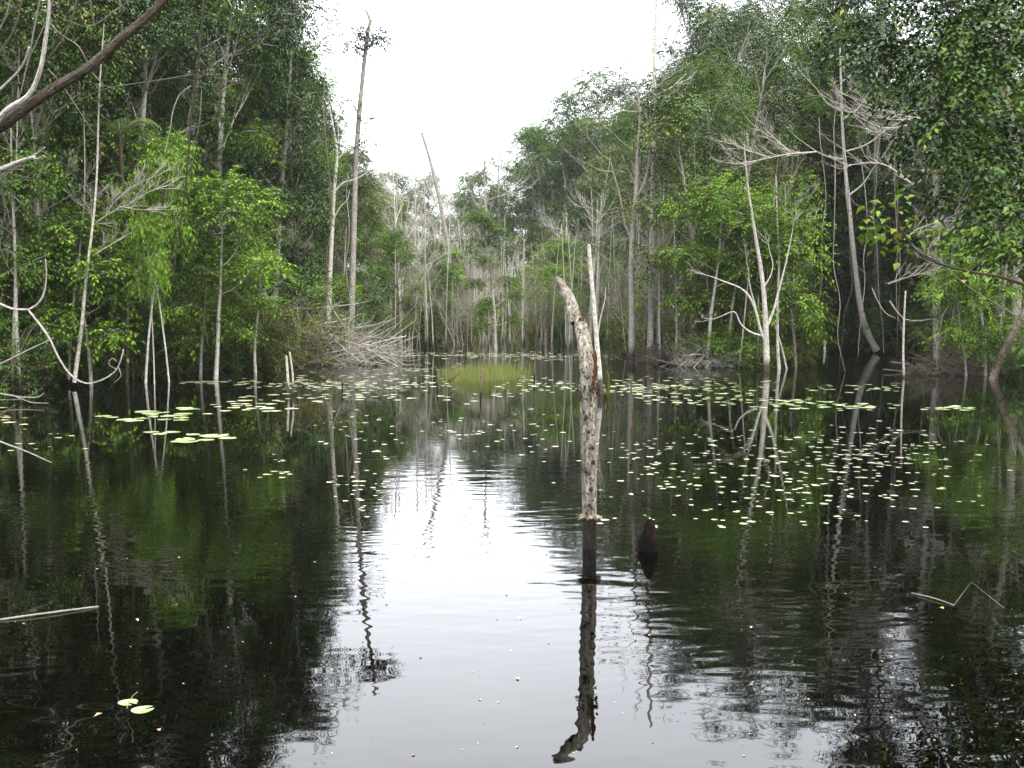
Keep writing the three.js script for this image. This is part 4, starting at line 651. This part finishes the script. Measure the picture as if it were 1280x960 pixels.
{ const d = 8, g = thing('looped_branch', 'pale bare branch drooping in a loop just above the water', 'branch'), put = (l, w0, w1, m = M.pale) => { const b = new B(); stick(b, l, d, w0, w1, 7, { n: 26 }); mesh('branch', b.geo(), m, g); };
  put([[-90, 350], [-30, 368], [0, 380], [16, 386], [36, 387]], 5, 4); put([[36, 387], [47, 380], [55, 366], [58, 345], [57, 325]], 4, 2); put([[36, 388], [60, 420], [75, 450], [90, 470], [107, 479], [125, 476], [144, 464], [151, 450], [154, 438]], 4, 2.2); put([[146, 462], [136, 455], [140, 448], [146, 452]], 1.5, 1); put([[148, 458], [151, 470], [143, 478]], 1.6, 1); }
{ const d = 8.6, g = thing('twig_cluster', 'spray of thin pale bare twigs low over the water below the looped branch', 'branch'), put = (l, w, m = M.pale) => { const b = new B(); stick(b, l, d, w, w * .5, 6, { n: 14 }); mesh('twig', b.geo(), m, g); };
  put([[-60, 480], [0, 455], [30, 440], [66, 423]], 3.5); put([[-50, 488], [0, 492], [25, 496], [48, 496], [54, 492]], 3); put([[20, 496], [40, 503], [60, 504]], 2); put([[-30, 530], [0, 519], [18, 507]], 5, M.brown); put([[-40, 536], [0, 552], [30, 563], [64, 578]], 3.5); put([[-10, 516], [25, 512], [54, 513]], 1.8, M.grey); put([[0, 500], [30, 498], [52, 486]], 1.6, M.grey); }
{ // tree leaning in from the right with big leaves
  const g = thing('overhanging_tree', 'leafy tree overhanging the water with large dark leaves above the dark bough', 'tree'), r = rng(401), d = 12, b = new B(), c = new B();
  const root = at(1480, 640, d); root.y = terr(root.x, root.z) - .2;
  b.tube(smooth([root, at(1460, 400, d), at(1400, 150, d), at(1330, -60, d), at(1280, -260, d)], 20), taper(21, .15, .06), 9, [1, 1, 1], { rough: .15 });
  for (const [l, w] of [[[[1420, 220], [1340, 110], [1280, 70], [1240, 40], [1200, 10], [1150, -20]], 10], [[[1440, 300], [1350, 190], [1290, 130], [1255, 95], [1235, 60]], 7], [[[1430, 260], [1330, 190], [1270, 165], [1220, 155], [1170, 160], [1130, 150]], 6], [[[1380, 120], [1280, 0], [1200, -60], [1110, -70]], 8], [[[1450, 330], [1340, 230], [1280, 170], [1220, 140], [1200, 120]], 5]]) stick(b, l, d + (r() - .5) * .8, w, 2, 6, { n: 20, cap: false });
  mesh('trunk', b.geo(), M.dark, g);
  const edge = y => y < 20 ? 1050 : y < 60 ? 1085 : y < 130 ? 1075 : y < 180 ? 1120 : y < 230 ? 1150 : y < 270 ? 1200 : 1225;
  for (let k = 0; k < 420; k++) { const py = -120 + 440 * r(), x0 = edge(py), px = x0 + (1420 - x0) * r(); const p = at(px, py, d + (r() - .5) * 3.2); clump(c, r, p, .3, 44, .08, r() < .25 ? PAL.mid : [PAL.dark[1], PAL.dark[2], PAL.mid[0]], { wide: .3, flat: .7 }); if (k % 2) twigs(b, r, p, V(r() - .5, r() - .5, r() - .5), .35, .006, 1); }
  mesh('crown', c.geo(), M.leafGloss, g); }
{ const g = thing('dark_bough', 'dark bare tipped bough reaching in low from the right with a few big leaves', 'branch'), r = rng(402), d = 9.5, put = (n, l, w0, w1, m = M.dark) => { const b = new B(); stick(b, l, d, w0, w1, 7, { n: 22 }); mesh(n, b.geo(), m, g); };
  put('bough', [[1400, 420], [1330, 380], [1280, 356], [1250, 346], [1215, 340], [1175, 330], [1150, 318], [1135, 300], [1122, 278]], 8, 2.5); put('twig', [[1180, 331], [1140, 312], [1105, 300], [1080, 300]], 2.5, 1); put('twig', [[1165, 326], [1150, 340], [1120, 350], [1106, 355]], 2, 1, M.grey); put('twig', [[1135, 300], [1110, 285], [1085, 272], [1060, 262]], 2, 1); put('twig', [[1250, 346], [1262, 315], [1250, 290], [1262, 270]], 2.5, 1); put('twig', [[1280, 400], [1200, 350], [1160, 300], [1180, 270]], 2, 1, M.grey);
  const lm = [PAL.mid[1], PAL.mid[2], PAL.lite[1], PAL.dark[2], PAL.olive[1]].map(c => { const b = new B(); b.leaf(0, 0, 0, V(1, 0, 0), V(0, 1, 0), 1, .3, c); return b.geo(); });
  for (let k = 0; k < 130; k++) { const t = r(), [x, y] = t < .4 ? [1065 + r() * 80, 240 + r() * 55] : t < .6 ? [1120 + r() * 60, 270 + r() * 60] : t < .8 ? [1200 + r() * 80, 270 + r() * 80] : [1080 + r() * 60, 285 + r() * 30], m = mesh('leaf', lm[r() * 5 | 0], M.leafSoft, g); m.position.copy(at(x, y, d + (r() - .5) * .8)); m.rotation.set((r() - .5) * 1.2, r() * 6.28, (r() - .5) * 1.2 - .3); m.scale.setScalar(.07 + .05 * r()); } }

renderer.render(scene, camera);
